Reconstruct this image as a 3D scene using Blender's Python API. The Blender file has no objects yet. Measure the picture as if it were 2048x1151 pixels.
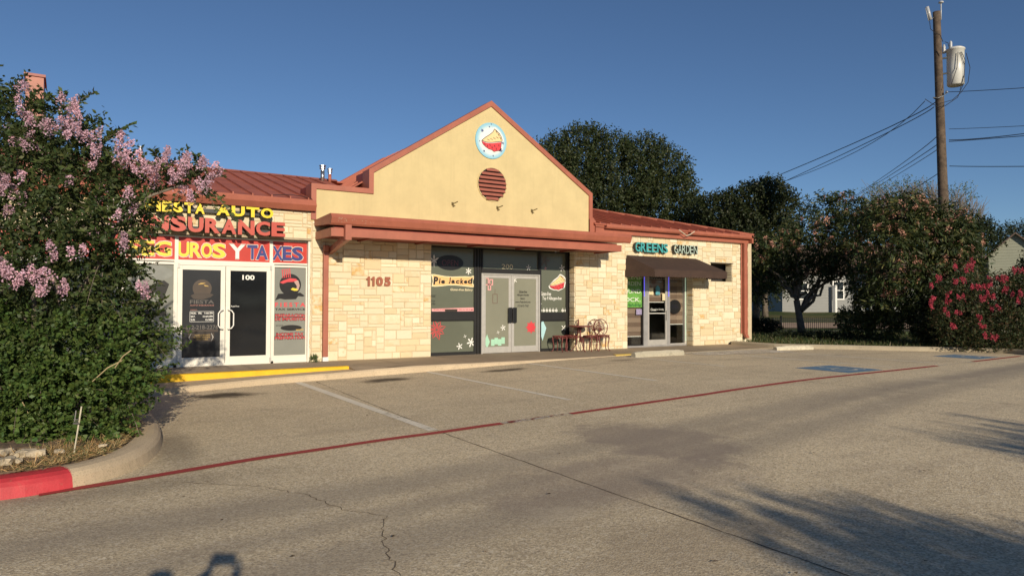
import bpy, math, random
import numpy as np
from mathutils import Vector, Matrix
random.seed(7)
rad = math.radians
sc = bpy.context.scene
COL = sc.collection

# ---------------------------------------------------------------- camera
F = 1402.0; PW, PH = 2048.0, 1151.0
YAW, PITCH, ROLL = rad(32.264), rad(1.214), rad(.184)
CAM = np.array([-1.928, -16.224, 1.53])
_fw = np.array([math.sin(YAW)*math.cos(PITCH), math.cos(YAW)*math.cos(PITCH), math.sin(PITCH)])
_rt = np.array([math.cos(YAW), -math.sin(YAW), 0.0]); _up = np.cross(_rt, _fw)
RT = _rt*math.cos(ROLL)+_up*math.sin(ROLL); UP = -_rt*math.sin(ROLL)+_up*math.cos(ROLL); FW = _fw
cam = bpy.data.objects.new('camera', bpy.data.cameras.new('camera')); COL.objects.link(cam)
cam.data.sensor_width = 36; cam.data.lens = F*36/PW; cam.data.clip_end = 3000; cam.data.clip_start = .02
cam.matrix_world = Matrix(((RT[0], UP[0], -FW[0], CAM[0]), (RT[1], UP[1], -FW[1], CAM[1]), (RT[2], UP[2], -FW[2], CAM[2]), (0, 0, 0, 1)))
sc.camera = cam

# ---------------------------------------------------------------- light
SUN_EL, SUN_AZ = 18.5, 10.3           # light travels towards +Y, turned AZ degrees towards +X
sd = Vector((-math.sin(rad(SUN_AZ))*math.cos(rad(SUN_EL)), -math.cos(rad(SUN_AZ))*math.cos(rad(SUN_EL)), math.sin(rad(SUN_EL))))
sun = bpy.data.objects.new('sun', bpy.data.lights.new('sun', 'SUN')); COL.objects.link(sun)
sun.data.energy = 4.7; sun.data.angle = rad(.5); sun.data.color = (1.0, .87, .68)
sun.rotation_euler = sd.to_track_quat('Z', 'Y').to_euler()
w = bpy.data.worlds.new('World'); sc.world = w; w.use_nodes = True
nt = w.node_tree; bg = nt.nodes['Background']
sky = nt.nodes.new('ShaderNodeTexSky'); sky.sky_type = 'NISHITA'; sky.sun_disc = False
sky.sun_elevation = rad(SUN_EL); sky.sun_rotation = math.atan2(sd.x, sd.y)
sky.air_density = .78; sky.dust_density = .05; sky.ozone_density = 4.2; sky.altitude = 100
nt.links.new(sky.outputs[0], bg.inputs[0]); bg.inputs[1].default_value = .082
sc.view_settings.view_transform = 'Standard'; sc.view_settings.look = 'None'
sc.view_settings.exposure = 0.0; sc.view_settings.gamma = 1.0; sc.view_settings.use_curve_mapping = False

# ---------------------------------------------------------------- pixel -> place helpers
def ss(x, a, b):
    t = min(1, max(0, (x-a)/(b-a))); return t*t*(3-2*t)
def lot_h(x): return -.08+.22*ss(x, 0, 10.5)
def ray(u, v): return FW+RT*(u-PW/2)/F-UP*(v-PH/2)/F
def GZ(u, v, z):
    d = ray(u, v); t = (z-CAM[2])/d[2]; return CAM+d*t
def G(u, v):
    z = 0
    for i in range(30):
        p = GZ(u, v, z); z = .5*z+.5*lot_h(p[0])
    return float(p[0]), float(p[1])
def PY(u, v, y):
    d = ray(u, v); t = (y-CAM[1])/d[1]; p = CAM+d*t; return float(p[0]), float(p[2])
def D(u, v, d): return CAM+ray(u, v)*d
def depth(x, y): return (x-CAM[0])*math.sin(YAW)+(y-CAM[1])*math.cos(YAW)

# ---------------------------------------------------------------- materials
def N(nt, t, **k):
    n = nt.nodes.new(t)
    for a, b in k.items(): setattr(n, a, b)
    return n
def math_(nt, op, a, b=None, c=None, clamp=False):
    n = N(nt, 'ShaderNodeMath', operation=op); n.use_clamp = clamp
    for i, v in enumerate((a, b, c)):
        if v is None: continue
        if hasattr(v, 'default_value') or hasattr(v, 'links'): nt.links.new(v, n.inputs[i])
        else: n.inputs[i].default_value = v
    return n.outputs[0]
def mixc(nt, f, a, b, mode='MIX'):
    n = N(nt, 'ShaderNodeMix', data_type='RGBA', blend_type=mode)
    for s, v in ((n.inputs[0], f), (n.inputs[6], a), (n.inputs[7], b)):
        if hasattr(v, 'links'): nt.links.new(v, s)
        elif isinstance(v, (int, float)): s.default_value = v
        else: s.default_value = (v[0], v[1], v[2], 1)
    return n.outputs[2]
def noise(nt, vec, scale, detail=4, rough=.6, dist=0):
    n = N(nt, 'ShaderNodeTexNoise'); nt.links.new(vec, n.inputs['Vector'])
    n.inputs['Scale'].default_value = scale; n.inputs['Detail'].default_value = detail
    n.inputs['Roughness'].default_value = rough; n.inputs['Distortion'].default_value = dist
    return n.outputs['Fac']
def ramp(nt, f, a, b, smooth=True):
    n = N(nt, 'ShaderNodeMapRange'); n.interpolation_type = 'SMOOTHSTEP' if smooth else 'LINEAR'
    nt.links.new(f, n.inputs[0]); n.inputs[1].default_value = a; n.inputs[2].default_value = b
    return n.outputs[0]
def scalev(nt, vec, s):
    n = N(nt, 'ShaderNodeMapping'); nt.links.new(vec, n.inputs[0]); n.inputs['Scale'].default_value = s; return n.outputs[0]
def bump(nt, h, strength, dist=.01, normal=None):
    n = N(nt, 'ShaderNodeBump'); nt.links.new(h, n.inputs['Height'])
    n.inputs['Strength'].default_value = strength; n.inputs['Distance'].default_value = dist
    if normal: nt.links.new(normal, n.inputs['Normal'])
    return n.outputs[0]
def new(name, col=(.5, .5, .5), rough=.6, metal=0, spec=.5):
    m = bpy.data.materials.new(name); m.use_nodes = True
    b = m.node_tree.nodes['Principled BSDF']
    b.inputs['Base Color'].default_value = (*col, 1); b.inputs['Roughness'].default_value = rough
    b.inputs['Metallic'].default_value = metal; b.inputs['Specular IOR Level'].default_value = spec
    return m, m.node_tree, b
def coord(nt): return N(nt, 'ShaderNodeTexCoord').outputs['Object']
def plain(name, col, rough=.6, metal=0, spec=.5, var=.12, scale=3, bumps=0, bscale=60, streak=0, grime=None):
    m, t, b = new(name, col, rough, metal, spec); c = coord(t)
    f = noise(t, c, scale, 5, .65)
    out = mixc(t, ramp(t, f, .3, .7), [x*(1-var) for x in col], [min(1, x*(1+var)) for x in col])
    if streak:
        s = noise(t, scalev(t, c, (9, 9, .5)), 1.5, 4, .6)
        out = mixc(t, math_(t, 'MULTIPLY', ramp(t, s, .5, .8), streak), out, [x*.55 for x in col])
    if grime:
        g = noise(t, c, 7, 6, .75); out = mixc(t, math_(t, 'MULTIPLY', ramp(t, g, .55, .72), .7), out, grime)
    t.links.new(out, b.inputs['Base Color'])
    if bumps: t.links.new(bump(t, noise(t, c, bscale, 4, .7), bumps, .006), b.inputs['Normal'])
    return m
M = {}
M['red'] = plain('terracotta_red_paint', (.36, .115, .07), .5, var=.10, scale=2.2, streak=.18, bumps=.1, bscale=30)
M['red_roof'] = plain('red_metal_roof', (.37, .105, .06), .62, var=.16, scale=1.3, streak=.15)
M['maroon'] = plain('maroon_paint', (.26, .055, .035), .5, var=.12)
M['stucco'] = plain('yellow_stucco', (.59, .48, .25), .9, var=.06, scale=1.6, streak=.16, bumps=.5, bscale=90)
M['white_frame'] = plain('white_aluminium', (.74, .71, .62), .4, var=.04)
M['alu'] = plain('grey_aluminium', (.50, .48, .44), .38, metal=.3, var=.06, scale=8)
M['black_frame'] = plain('black_frame', (.018, .017, .016), .4, var=.1)
M['black'] = plain('black_plastic', (.012, .012, .012), .35, var=.1)
M['white'] = plain('white_vinyl', (.78, .77, .72), .5, var=.03)
M['yellow_letter'] = plain('yellow_acrylic', (.82, .60, .02), .35, var=.04)
M['red_letter'] = plain('red_acrylic', (.50, .085, .055), .35, var=.05)
M['panel_red'] = plain('red_vinyl', (.50, .04, .025), .35, var=.05)
M['vinyl_yellow'] = plain('yellow_vinyl', (.80, .62, .05), .4, var=.04)
M['vinyl_blue'] = plain('navy_vinyl', (.035, .04, .19), .4, var=.05)
M['teal'] = plain('teal_acrylic', (.06, .34, .34), .4, var=.08)
M['sage'] = plain('grey_green_letter', (.40, .50, .42), .5, var=.08)
M['dark_return'] = plain('dark_letter_return', (.03, .03, .028), .5, var=.1)
M['brown_canvas'] = plain('brown_canvas', (.052, .029, .020), .85, var=.14, scale=5, bumps=.3, bscale=120)
M['rust_number'] = plain('rust_number', (.32, .10, .05), .5, var=.1)
M['mint'] = plain('mint_vinyl', (.36, .62, .45), .5, var=.03)
M['aqua'] = plain('aqua_vinyl', (.42, .66, .68), .5, var=.03)
M['pink'] = plain('pink_vinyl', (.75, .36, .36), .5, var=.04)
M['cherry'] = plain('cherry_vinyl', (.62, .05, .06), .5, var=.06)
M['crust'] = plain('crust_vinyl', (.80, .60, .30), .5, var=.04)
M['peach'] = plain('peach_vinyl', (.80, .48, .20), .5, var=.06)
M['cream'] = plain('cream_vinyl', (.80, .70, .45), .5, var=.03)
M['dkred'] = plain('dark_red_vinyl', (.24, .02, .02), .4, var=.1)
M['rail_dark'] = plain('dark_brown_print', (.05, .035, .025), .4, var=.1)
M['gold'] = plain('gold_print', (.45, .30, .08), .4, var=.1)
M['grey_print'] = plain('grey_print', (.10, .09, .08), .5, var=.1)
M['green_poster'] = plain('green_poster', (.13, .33, .06), .5, var=.25, scale=6)
M['iron_red'] = plain('oxide_red_cast_iron', (.16, .035, .03), .5, var=.3, scale=20, bumps=.2)
M['iron_black'] = plain('black_iron', (.012, .012, .012), .45, var=.2)
M['galv'] = plain('galvanised_steel', (.45, .46, .47), .3, metal=.9, var=.15, scale=12)
M['porcelain'] = plain('grey_porcelain', (.42, .44, .46), .3, var=.05)
M['trafo'] = plain('pale_grey_enamel', (.60, .60, .56), .35, var=.04)
M['wire'] = plain('black_cable', (.02, .02, .022), .5, var=.1)
M['bark'] = plain('grey_bark', (.16, .13, .10), .9, var=.3, scale=9, bumps=.8, bscale=25)
M['wood_pole'] = plain('weathered_pole_wood', (.105, .075, .052), .9, var=.4, scale=6, bumps=.8, bscale=30, streak=.6)
M['siding'] = plain('shaded_pale_siding', (.24, .245, .235), .7, var=.04)  # pale siding, darkened: the trees' shade on the house is put into its colour
M['siding_green'] = plain('sage_siding', (.28, .29, .22), .7, var=.04)
M['siding_tan'] = plain('tan_siding', (.24, .20, .14), .7, var=.05)
M['shingle'] = plain('brown_shingle', (.13, .09, .07), .9, var=.25, scale=8, bumps=.5)
M['house_glass'] = plain('house_glass', (.02, .025, .03), .08)
M['skin'] = plain('skin', (.45, .27, .19), .5, var=.04)
M['shirt'] = plain('blue_cotton', (.07, .10, .18), .9, var=.1)
M['jeans'] = plain('denim', (.04, .06, .12), .9, var=.15)
M['hair'] = plain('dark_hair', (.03, .02, .012), .6, var=.2, scale=40)
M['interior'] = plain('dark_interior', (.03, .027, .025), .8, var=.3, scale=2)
M['blind_a'] = plain('shade_stripe_brown', (.20, .135, .10), .9, var=.05)
M['blind_b'] = plain('shade_stripe_tan', (.33, .24, .18), .9, var=.05)
M['dirt'] = plain('bare_path_earth', (.40, .28, .19), .95, var=.15, scale=.8)
M['mascot_disc'] = plain('black_disc_print', (.02, .018, .016), .3, var=.2)

def film(name, col, rough=.06, spec=.5, streaky=.15):
    m, t, b = new(name, col, rough, 0, spec); c = coord(t)
    f = noise(t, c, 1.2, 3, .5)
    t.links.new(mixc(t, ramp(t, f, .3, .7), [x*(1-streaky) for x in col], [x*(1+streaky) for x in col]), b.inputs['Base Color'])
    t.links.new(bump(t, noise(t, c, 2.2, 1, .4), .03, .02), b.inputs['Normal'])
    return m
M['glass_dark'] = film('dark_tinted_glass', (.012, .013, .015))
M['glass_grey'] = film('grey_film_glass', (.03, .031, .034), .25, .35)
M['glass_pale'] = film('pale_frosted_film', (.235, .24, .21), .22, .4, .06)
M['glass_sage'] = film('sage_film_glass', (.125, .135, .10), .16, .5, .06)
M['glass_sage_door'] = film('sage_film_door_glass', (.225, .225, .17), .2, .4, .05)
def clear_glass():
    m = bpy.data.materials.new('clear_glass'); m.use_nodes = True; t = m.node_tree; t.nodes.clear()
    o = N(t, 'ShaderNodeOutputMaterial'); mx = N(t, 'ShaderNodeMixShader'); tr = N(t, 'ShaderNodeBsdfTransparent'); gl = N(t, 'ShaderNodeBsdfGlossy')
    tr.inputs[0].default_value = (.93, .94, .93, 1); gl.inputs['Roughness'].default_value = .03; lw = N(t, 'ShaderNodeLayerWeight'); lw.inputs[0].default_value = .5; fr = math_(t, 'MULTIPLY_ADD', math_(t, 'POWER', lw.outputs['Facing'], 4.0), .6, .05)
    t.links.new(fr, mx.inputs[0]); t.links.new(tr.outputs[0], mx.inputs[1]); t.links.new(gl.outputs[0], mx.inputs[2]); t.links.new(mx.outputs[0], o.inputs[0])
    return m
M['clear_glass'] = clear_glass()

def concrete(name, col, speck=.35, grime=.3, scale=1.0, bumps=.4):
    m, t, b = new(name, col, .9, 0, .25); c = coord(t)
    f = noise(t, c, .7*scale, 6, .7); g = noise(t, c, 75, 2, .6); g2 = noise(t, c, 4, 7, .75)
    o = mixc(t, ramp(t, f, .3, .7), [x*.86 for x in col], [x*1.1 for x in col])
    o = mixc(t, math_(t, 'MULTIPLY', ramp(t, g, .52, .68), speck), o, [x*.45 for x in col])
    o = mixc(t, math_(t, 'MULTIPLY', ramp(t, g2, .55, .75), grime), o, [x*.5 for x in col])
    t.links.new(o, b.inputs['Base Color'])
    t.links.new(bump(t, g, bumps, .004), b.inputs['Normal'])
    return m
M['walk'] = concrete('walkway_concrete', (.36, .285, .20))
M['kerb'] = concrete('kerb_concrete', (.56, .445, .30), .5, .6)
M['kerb_dark'] = concrete('old_kerb_concrete', (.42, .36, .26), .4, .7)
M['stop_grey'] = concrete('weathered_wheel_stop', (.46, .42, .32), .6, .9)
M['stop_pale'] = plain('worn_white_paint', (.55, .50, .38), .8, var=.15, scale=9, grime=(.2, .17, .12))
M['kerb_yellow'] = plain('yellow_kerb_paint', (.78, .47, .015), .7, var=.08, scale=5, bumps=.4, bscale=90)
M['kerb_yellow_worn'] = plain('worn_yellow_kerb_paint', (.66, .48, .12), .8, var=.12, scale=9, grime=(.3, .24, .15))
M['kerb_red'] = plain('red_kerb_paint', (.47, .035, .045), .6, var=.14, scale=5, bumps=.5, bscale=70, grime=(.30, .13, .09))
M['foundation'] = concrete('foundation_concrete', (.28, .25, .2))

def worn_paint(name, col, cover=.62, scale=14, sharp=.12, fade=None):
    m = bpy.data.materials.new(name); m.use_nodes = True; t = m.node_tree
    b = t.nodes['Principled BSDF']; out = t.nodes['Material Output']; c = coord(t)
    b.inputs['Roughness'].default_value = .8
    f = noise(t, c, scale, 8, .8); f2 = noise(t, c, 1.1, 3, .6)
    t.links.new(mixc(t, f2, [x*.8 for x in col], col), b.inputs['Base Color'])
    k = math_(t, 'MULTIPLY_ADD', f2, .35, f)
    if fade:
        sx = N(t, 'ShaderNodeSeparateXYZ'); t.links.new(c, sx.inputs[0])
        k = math_(t, 'ADD', k, math_(t, 'MULTIPLY', ramp(t, sx.outputs[1], fade[0], fade[1], False), fade[2]))
    a = ramp(t, k, 1-cover, 1-cover+sharp)
    tr = N(t, 'ShaderNodeBsdfTransparent'); mx = N(t, 'ShaderNodeMixShader')
    t.links.new(a, mx.inputs[0]); t.links.new(tr.outputs[0], mx.inputs[1]); t.links.new(b.outputs[0], mx.inputs[2]); t.links.new(mx.outputs[0], out.inputs[0])
    return m
M['line_red'] = worn_paint('red_line_paint', (.40, .045, .04), .95, 16)
M['line_white'] = worn_paint('faded_white_line_paint', (.85, .78, .63), .60, 12, .35, (-8.3, -2.2, .22))
M['line_chip'] = worn_paint('chipped_white_paint', (.62, .58, .5), .34, 11, .05)
M['line_chip_red'] = worn_paint('chipped_red_paint', (.26, .035, .03), .30, 7, .05)
M['symbol'] = worn_paint('faded_symbol_paint', (.55, .55, .5), .62, 9, .2)
M['line_blue'] = worn_paint('faded_blue_paint', (.13, .24, .36), .66, 9, .3)
M['ramp_white'] = worn_paint('faded_ramp_paint', (.8, .72, .58), .55, 5, .4)

M['crack'] = plain('dirty_crack', (.12, .09, .06), .95)
# parking lot: exposed aggregate concrete with stains, darker patches and soft dark bands
def lot_mat():
    m, t, b = new('exposed_aggregate_concrete', (.4, .34, .26), .92, 0, .2); c = coord(t)
    base = (.70, .575, .375)
    big = noise(t, c, .22, 6, .65); mid = noise(t, c, 1.4, 6, .7); vo = N(t, 'ShaderNodeTexVoronoi'); t.links.new(c, vo.inputs['Vector']); vo.inputs['Scale'].default_value = 75
    fine = noise(t, c, 55, 3, .75); fine2 = noise(t, c, 19, 4, .8)
    o = mixc(t, ramp(t, big, .32, .68), [x*.88 for x in base], [x*1.10 for x in base])
    o = mixc(t, math_(t, 'MULTIPLY', ramp(t, mid, .45, .72), .22), o, (.42, .34, .24))
    o = mixc(t, math_(t, 'MULTIPLY', ramp(t, fine, .50, .62), .55), o, (.27, .21, .15))
    o = mixc(t, math_(t, 'MULTIPLY', ramp(t, fine2, .54, .66), .22), o, (.28, .22, .16))
    bw = N(t, 'ShaderNodeSeparateColor'); t.links.new(vo.outputs['Color'], bw.inputs[0])
    cell = bw.outputs[0]
    o = mixc(t, math_(t, 'MULTIPLY', ramp(t, cell, .70, .82), .42), o, (.22, .17, .12))
    o = mixc(t, math_(t, 'MULTIPLY', ramp(t, cell, .22, .12), .34), o, (.98, .88, .68))
    vo2 = N(t, 'ShaderNodeTexVoronoi'); t.links.new(c, vo2.inputs['Vector']); vo2.inputs['Scale'].default_value = 34; b2 = N(t, 'ShaderNodeSeparateColor'); t.links.new(vo2.outputs['Color'], b2.inputs[0])
    o = mixc(t, math_(t, 'MULTIPLY', ramp(t, b2.outputs[1], .90, .94), .22), o, (.22, .17, .12))
    o = mixc(t, math_(t, 'MULTIPLY', ramp(t, b2.outputs[1], .08, .04), .22), o, (.95, .86, .68))
    sx = N(t, 'ShaderNodeSeparateXYZ'); t.links.new(c, sx.inputs[0]); X, Y = sx.outputs[0], sx.outputs[1]
    wob = math_(t, 'MULTIPLY', math_(t, 'SUBTRACT', noise(t, c, 2.2, 6, .7), .5), 1.5)
    def ell(cx, cy, rx, ry, k, col, soft=.75, mode='MIX'):
        nonlocal o
        dx = math_(t, 'DIVIDE', math_(t, 'SUBTRACT', X, cx), rx); dy = math_(t, 'DIVIDE', math_(t, 'SUBTRACT', Y, cy), ry)
        d = math_(t, 'SQRT', math_(t, 'ADD', math_(t, 'MULTIPLY', dx, dx), math_(t, 'MULTIPLY', dy, dy)))
        d = math_(t, 'ADD', d, wob)
        o = mixc(t, math_(t, 'MULTIPLY', ramp(t, d, 1.15, 1.15-soft), k), o, col)
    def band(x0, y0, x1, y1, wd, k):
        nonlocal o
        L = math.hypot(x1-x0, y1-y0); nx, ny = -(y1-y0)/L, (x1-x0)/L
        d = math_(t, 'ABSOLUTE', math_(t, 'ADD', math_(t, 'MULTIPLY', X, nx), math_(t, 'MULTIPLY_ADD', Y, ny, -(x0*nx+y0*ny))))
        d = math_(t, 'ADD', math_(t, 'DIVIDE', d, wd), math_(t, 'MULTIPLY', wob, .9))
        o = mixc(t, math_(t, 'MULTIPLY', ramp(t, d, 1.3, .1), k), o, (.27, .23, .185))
    dark = (.055, .043, .03)
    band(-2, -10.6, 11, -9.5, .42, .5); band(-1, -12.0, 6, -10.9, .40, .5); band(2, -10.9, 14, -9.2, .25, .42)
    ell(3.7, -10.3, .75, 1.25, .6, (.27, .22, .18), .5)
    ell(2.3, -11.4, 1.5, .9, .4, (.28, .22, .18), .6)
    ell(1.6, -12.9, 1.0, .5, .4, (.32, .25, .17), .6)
    ell(.35, -3.35, .66, .42, .95, dark, .85); ell(3.45, -2.98, .72, .36, .95, dark, .85); ell(6.15, -3.15, .6, .28, .9, dark, .85)
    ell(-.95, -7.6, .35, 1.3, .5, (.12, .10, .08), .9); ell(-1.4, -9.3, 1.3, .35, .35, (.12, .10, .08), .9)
    ell(9.6, -3.1, .5, .22, .5, dark, .8); ell(14.6, -4.6, 2.2, 1.2, .25, (.45, .4, .32), .6)
    st = noise(t, scalev(t, c, (.35, 1.6, 1)), 1.1, 6, .7)
    o = mixc(t, math_(t, 'MULTIPLY', ramp(t, st, .50, .70), .30), o, (.33, .26, .19))
    pt = noise(t, c, .55, 7, .75)
    o = mixc(t, math_(t, 'MULTIPLY', ramp(t, pt, .56, .62), .16), o, (.30, .25, .19))
    o = mixc(t, math_(t, 'MULTIPLY', ramp(t, pt, .42, .36), .18), o, (.86, .74, .52))
    t.links.new(o, b.inputs['Base Color'])
    h = math_(t, 'ADD', math_(t, 'MULTIPLY', fine2, .6), math_(t, 'MULTIPLY', vo.outputs['Distance'], .8))
    t.links.new(bump(t, h, .5, .005), b.inputs['Normal'])
    return m
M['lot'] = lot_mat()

def stone_mat():
    m, t, b = new('limestone_blocks', (.6, .5, .35), .95, 0, .2); c = coord(t)
    at = N(t, 'ShaderNodeAttribute', attribute_name='Col'); col = at.outputs['Color']
    pit = noise(t, c, 22, 6, .75); blotch = noise(t, c, 5, 5, .7); fine = noise(t, c, 90, 3, .7)
    ochre = math_(t, 'MULTIPLY', at.outputs['Alpha'], ramp(t, blotch, .42, .62))
    o = mixc(t, ochre, col, (.60, .37, .13))
    o = mixc(t, math_(t, 'MULTIPLY', ramp(t, pit, .56, .72), .4), o, (.50, .38, .21))
    o = mixc(t, math_(t, 'MULTIPLY', ramp(t, noise(t, c, 1.1, 4, .6), .5, .8), .3), o, (.66, .50, .30))
    t.links.new(o, b.inputs['Base Color'])
    h = math_(t, 'ADD', math_(t, 'MULTIPLY', pit, 1.0), math_(t, 'MULTIPLY', fine, .25))
    t.links.new(bump(t, h, .75, .018), b.inputs['Normal'])
    return m
M['stone'] = stone_mat()
M['mortar'] = plain('pale_mortar', (.56, .46, .31), .95, var=.08, scale=10, bumps=.4)

def foliage_mat(name, trans=.25, rough=.55, gain=1.0):
    m = bpy.data.materials.new(name); m.use_nodes = True; t = m.node_tree
    b = t.nodes['Principled BSDF']; out = t.nodes['Material Output']
    at = N(t, 'ShaderNodeAttribute', attribute_name='Col')
    b.inputs['Roughness'].default_value = rough; b.inputs['Specular IOR Level'].default_value = .35
    t.links.new(at.outputs['Color'], b.inputs['Base Color'])
    tr = N(t, 'ShaderNodeBsdfTranslucent'); t.links.new(mixc(t, 1.0, at.outputs['Color'], (1.2, 1.35, .7), 'MULTIPLY'), tr.inputs[0])
    mx = N(t, 'ShaderNodeMixShader'); mx.inputs[0].default_value = trans
    t.links.new(b.outputs[0], mx.inputs[1]); t.links.new(tr.outputs[0], mx.inputs[2]); t.links.new(mx.outputs[0], out.inputs[0])
    return m
M['leaf'] = foliage_mat('leaf'); M['petal'] = foliage_mat('petal', .2, .8)
def lawn_mat():
    m, t, b = new('lawn', (.08, .12, .03), .95, 0, .1); c = coord(t)
    f = noise(t, c, .35, 6, .7); g = noise(t, c, 14, 5, .8)
    o = mixc(t, ramp(t, f, .35, .65), (.055, .085, .025), (.15, .13, .06))
    o = mixc(t, math_(t, 'MULTIPLY', ramp(t, g, .45, .7), .6), o, (.03, .045, .015))
    t.links.new(o, b.inputs['Base Color']); t.links.new(bump(t, g, .8, .05), b.inputs['Normal'])
    return m
M['lawn'] = lawn_mat()
M['mulch'] = plain('dry_mulch', (.17, .115, .07), .95, var=.5, scale=25, bumps=1, bscale=60)
M['rock'] = plain('limestone_rubble', (.48, .40, .28), .95, var=.3, scale=9, bumps=.9, bscale=25, grime=(.2, .13, .06))

# ---------------------------------------------------------------- objects
def tag(o, label=None, cat=None, group=None, kind=None):
    if label: o['label'] = label
    if cat: o['category'] = cat
    if group: o['group'] = group
    if kind: o['kind'] = kind
    return o
def thing(name, loc, label, cat, group=None, rz=0):
    o = bpy.data.objects.new(name, None); COL.objects.link(o); o.empty_display_size = .2
    o.location = loc; o.rotation_euler = (0, 0, rz); return tag(o, label, cat, group)
def origin(p):
    v = Vector((0, 0, 0))
    while p is not None: v += p.location; p = p.parent
    return v
def copy_tree(o, parent=None):
    c = o.copy(); COL.objects.link(c); c.parent = parent
    for ch in o.children: copy_tree(ch, c)
    return c

class MB:
    def __init__(s): s.v = []; s.f = []; s.m = []; s.mi = 0
    def add(s, vs, fs, mi=None):
        n = len(s.v); s.v += [tuple(map(float, p)) for p in vs]; s.f += [tuple(i+n for i in f) for f in fs]
        s.m += [s.mi if mi is None else mi]*len(fs); return s
    def box(s, x0, x1, y0, y1, z0, z1, mi=None):
        v = [(x, y, z) for z in (z0, z1) for y in (y0, y1) for x in (x0, x1)]
        return s.add(v, [(0, 2, 3, 1), (4, 5, 7, 6), (0, 1, 5, 4), (2, 6, 7, 3), (0, 4, 6, 2), (1, 3, 7, 5)], mi)
    def prismY(s, pts, y0, y1, mi=None):          # polygon (x,z), thickness along y
        n = len(pts); v = [(x, y0, z) for x, z in pts]+[(x, y1, z) for x, z in pts]
        a = sum(pts[i][0]*pts[(i+1) % n][1]-pts[(i+1) % n][0]*pts[i][1] for i in range(n))
        f = [tuple(range(n)), tuple(range(2*n-1, n-1, -1))]+[(i, i+n, (i+1) % n+n, (i+1) % n) for i in range(n)]
        if a < 0: f = [tuple(reversed(q)) for q in f]
        return s.add(v, f, mi)
    def prismX(s, pts, x0, x1, mi=None):          # polygon (y,z), length along x
        n = len(pts); v = [(x0, y, z) for y, z in pts]+[(x1, y, z) for y, z in pts]
        a = sum(pts[i][0]*pts[(i+1) % n][1]-pts[(i+1) % n][0]*pts[i][1] for i in range(n))
        f = [tuple(range(n-1, -1, -1)), tuple(range(n, 2*n))]+[(i, (i+1) % n, (i+1) % n+n, i+n) for i in range(n)]
        if a < 0: f = [tuple(reversed(q)) for q in f]
        return s.add(v, f, mi)
    def prismZ(s, pts, z0, z1, mi=None):
        n = len(pts); v = [(x, y, z0) for x, y in pts]+[(x, y, z1) for x, y in pts]
        a = sum(pts[i][0]*pts[(i+1) % n][1]-pts[(i+1) % n][0]*pts[i][1] for i in range(n))
        f = [tuple(range(n-1, -1, -1)), tuple(range(n, 2*n))]+[(i, (i+1) % n, (i+1) % n+n, i+n) for i in range(n)]
        if a < 0: f = [tuple(reversed(q)) for q in f]
        return s.add(v, f, mi)
    def tube(s, pts, r, n=8, cap=True, mi=None):
        pts = [Vector(p) for p in pts]; rs = r if hasattr(r, '__len__') else [r]*len(pts)
        v = []; f = []; last = None
        for i, p in enumerate(pts):
            d = (pts[min(i+1, len(pts)-1)]-pts[max(i-1, 0)]).normalized()
            if last is None: a = d.orthogonal().normalized()
            else: a = (last-d*last.dot(d)).normalized()
            last = a; b = d.cross(a)
            for k in range(n):
                q = 2*math.pi*k/n; v.append(p+(a*math.cos(q)+b*math.sin(q))*rs[i])
        for i in range(len(pts)-1):
            for k in range(n): f.append((i*n+k, i*n+(k+1) % n, (i+1)*n+(k+1) % n, (i+1)*n+k))
        if cap: f += [tuple(range(n-1, -1, -1)), tuple(range((len(pts)-1)*n, len(pts)*n))]
        return s.add(v, f, mi)
    def lathe(s, prof, c, n=16, mi=None):         # profile (r,z) round vertical axis at c
        v = [(c[0]+r*math.cos(2*math.pi*k/n), c[1]+r*math.sin(2*math.pi*k/n), c[2]+z) for r, z in prof for k in range(n)]
        f = [(i*n+k, i*n+(k+1) % n, (i+1)*n+(k+1) % n, (i+1)*n+k) for i in range(len(prof)-1) for k in range(n)]
        f += [tuple(range(n-1, -1, -1)), tuple(range((len(prof)-1)*n, len(prof)*n))]
        return s.add(v, f, mi)
    def build(s, name, mats, parent=None, smooth=False, bevel=0, loc=None):
        o0 = origin(parent) if parent is not None else Vector(loc or (0, 0, 0))
        me = bpy.data.meshes.new(name); me.from_pydata([(x-o0.x, y-o0.y, z-o0.z) for x, y, z in s.v], [], s.f)
        for m in (mats if isinstance(mats, (list, tuple)) else [mats]): me.materials.append(m)
        me.polygons.foreach_set('material_index', s.m)
        if smooth: me.polygons.foreach_set('use_smooth', [True]*len(me.polygons))
        me.update(); o = bpy.data.objects.new(name, me); COL.objects.link(o)
        if parent is not None: o.parent = parent
        else: o.location = o0
        if bevel:
            b = o.modifiers.new('bevel', 'BEVEL'); b.width = bevel; b.segments = 2; b.limit_method = 'ANGLE'
        return o
def quads_mesh(name, V, cols, mat, parent=None, nper=4):
    """V (n*nper,3) array, one face per nper verts, cols (n,4)"""
    n = len(V)//nper; o0 = np.array(origin(parent)) if parent is not None else np.zeros(3)
    me = bpy.data.meshes.new(name); me.vertices.add(n*nper); me.vertices.foreach_set('co', (V-o0).astype(np.float32).ravel())
    me.loops.add(n*nper); me.loops.foreach_set('vertex_index', np.arange(n*nper, dtype=np.int32))
    me.polygons.add(n); me.polygons.foreach_set('loop_start', np.arange(0, n*nper, nper, dtype=np.int32))
    me.polygons.foreach_set('loop_total', np.full(n, nper, dtype=np.int32))
    a = me.color_attributes.new('Col', 'FLOAT_COLOR', 'CORNER'); a.data.foreach_set('color', np.repeat(cols, nper, axis=0).astype(np.float32).ravel())
    me.materials.append(mat); me.update(); me.validate()
    o = bpy.data.objects.new(name, me); COL.objects.link(o)
    if parent is not None: o.parent = parent
    return o

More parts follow.
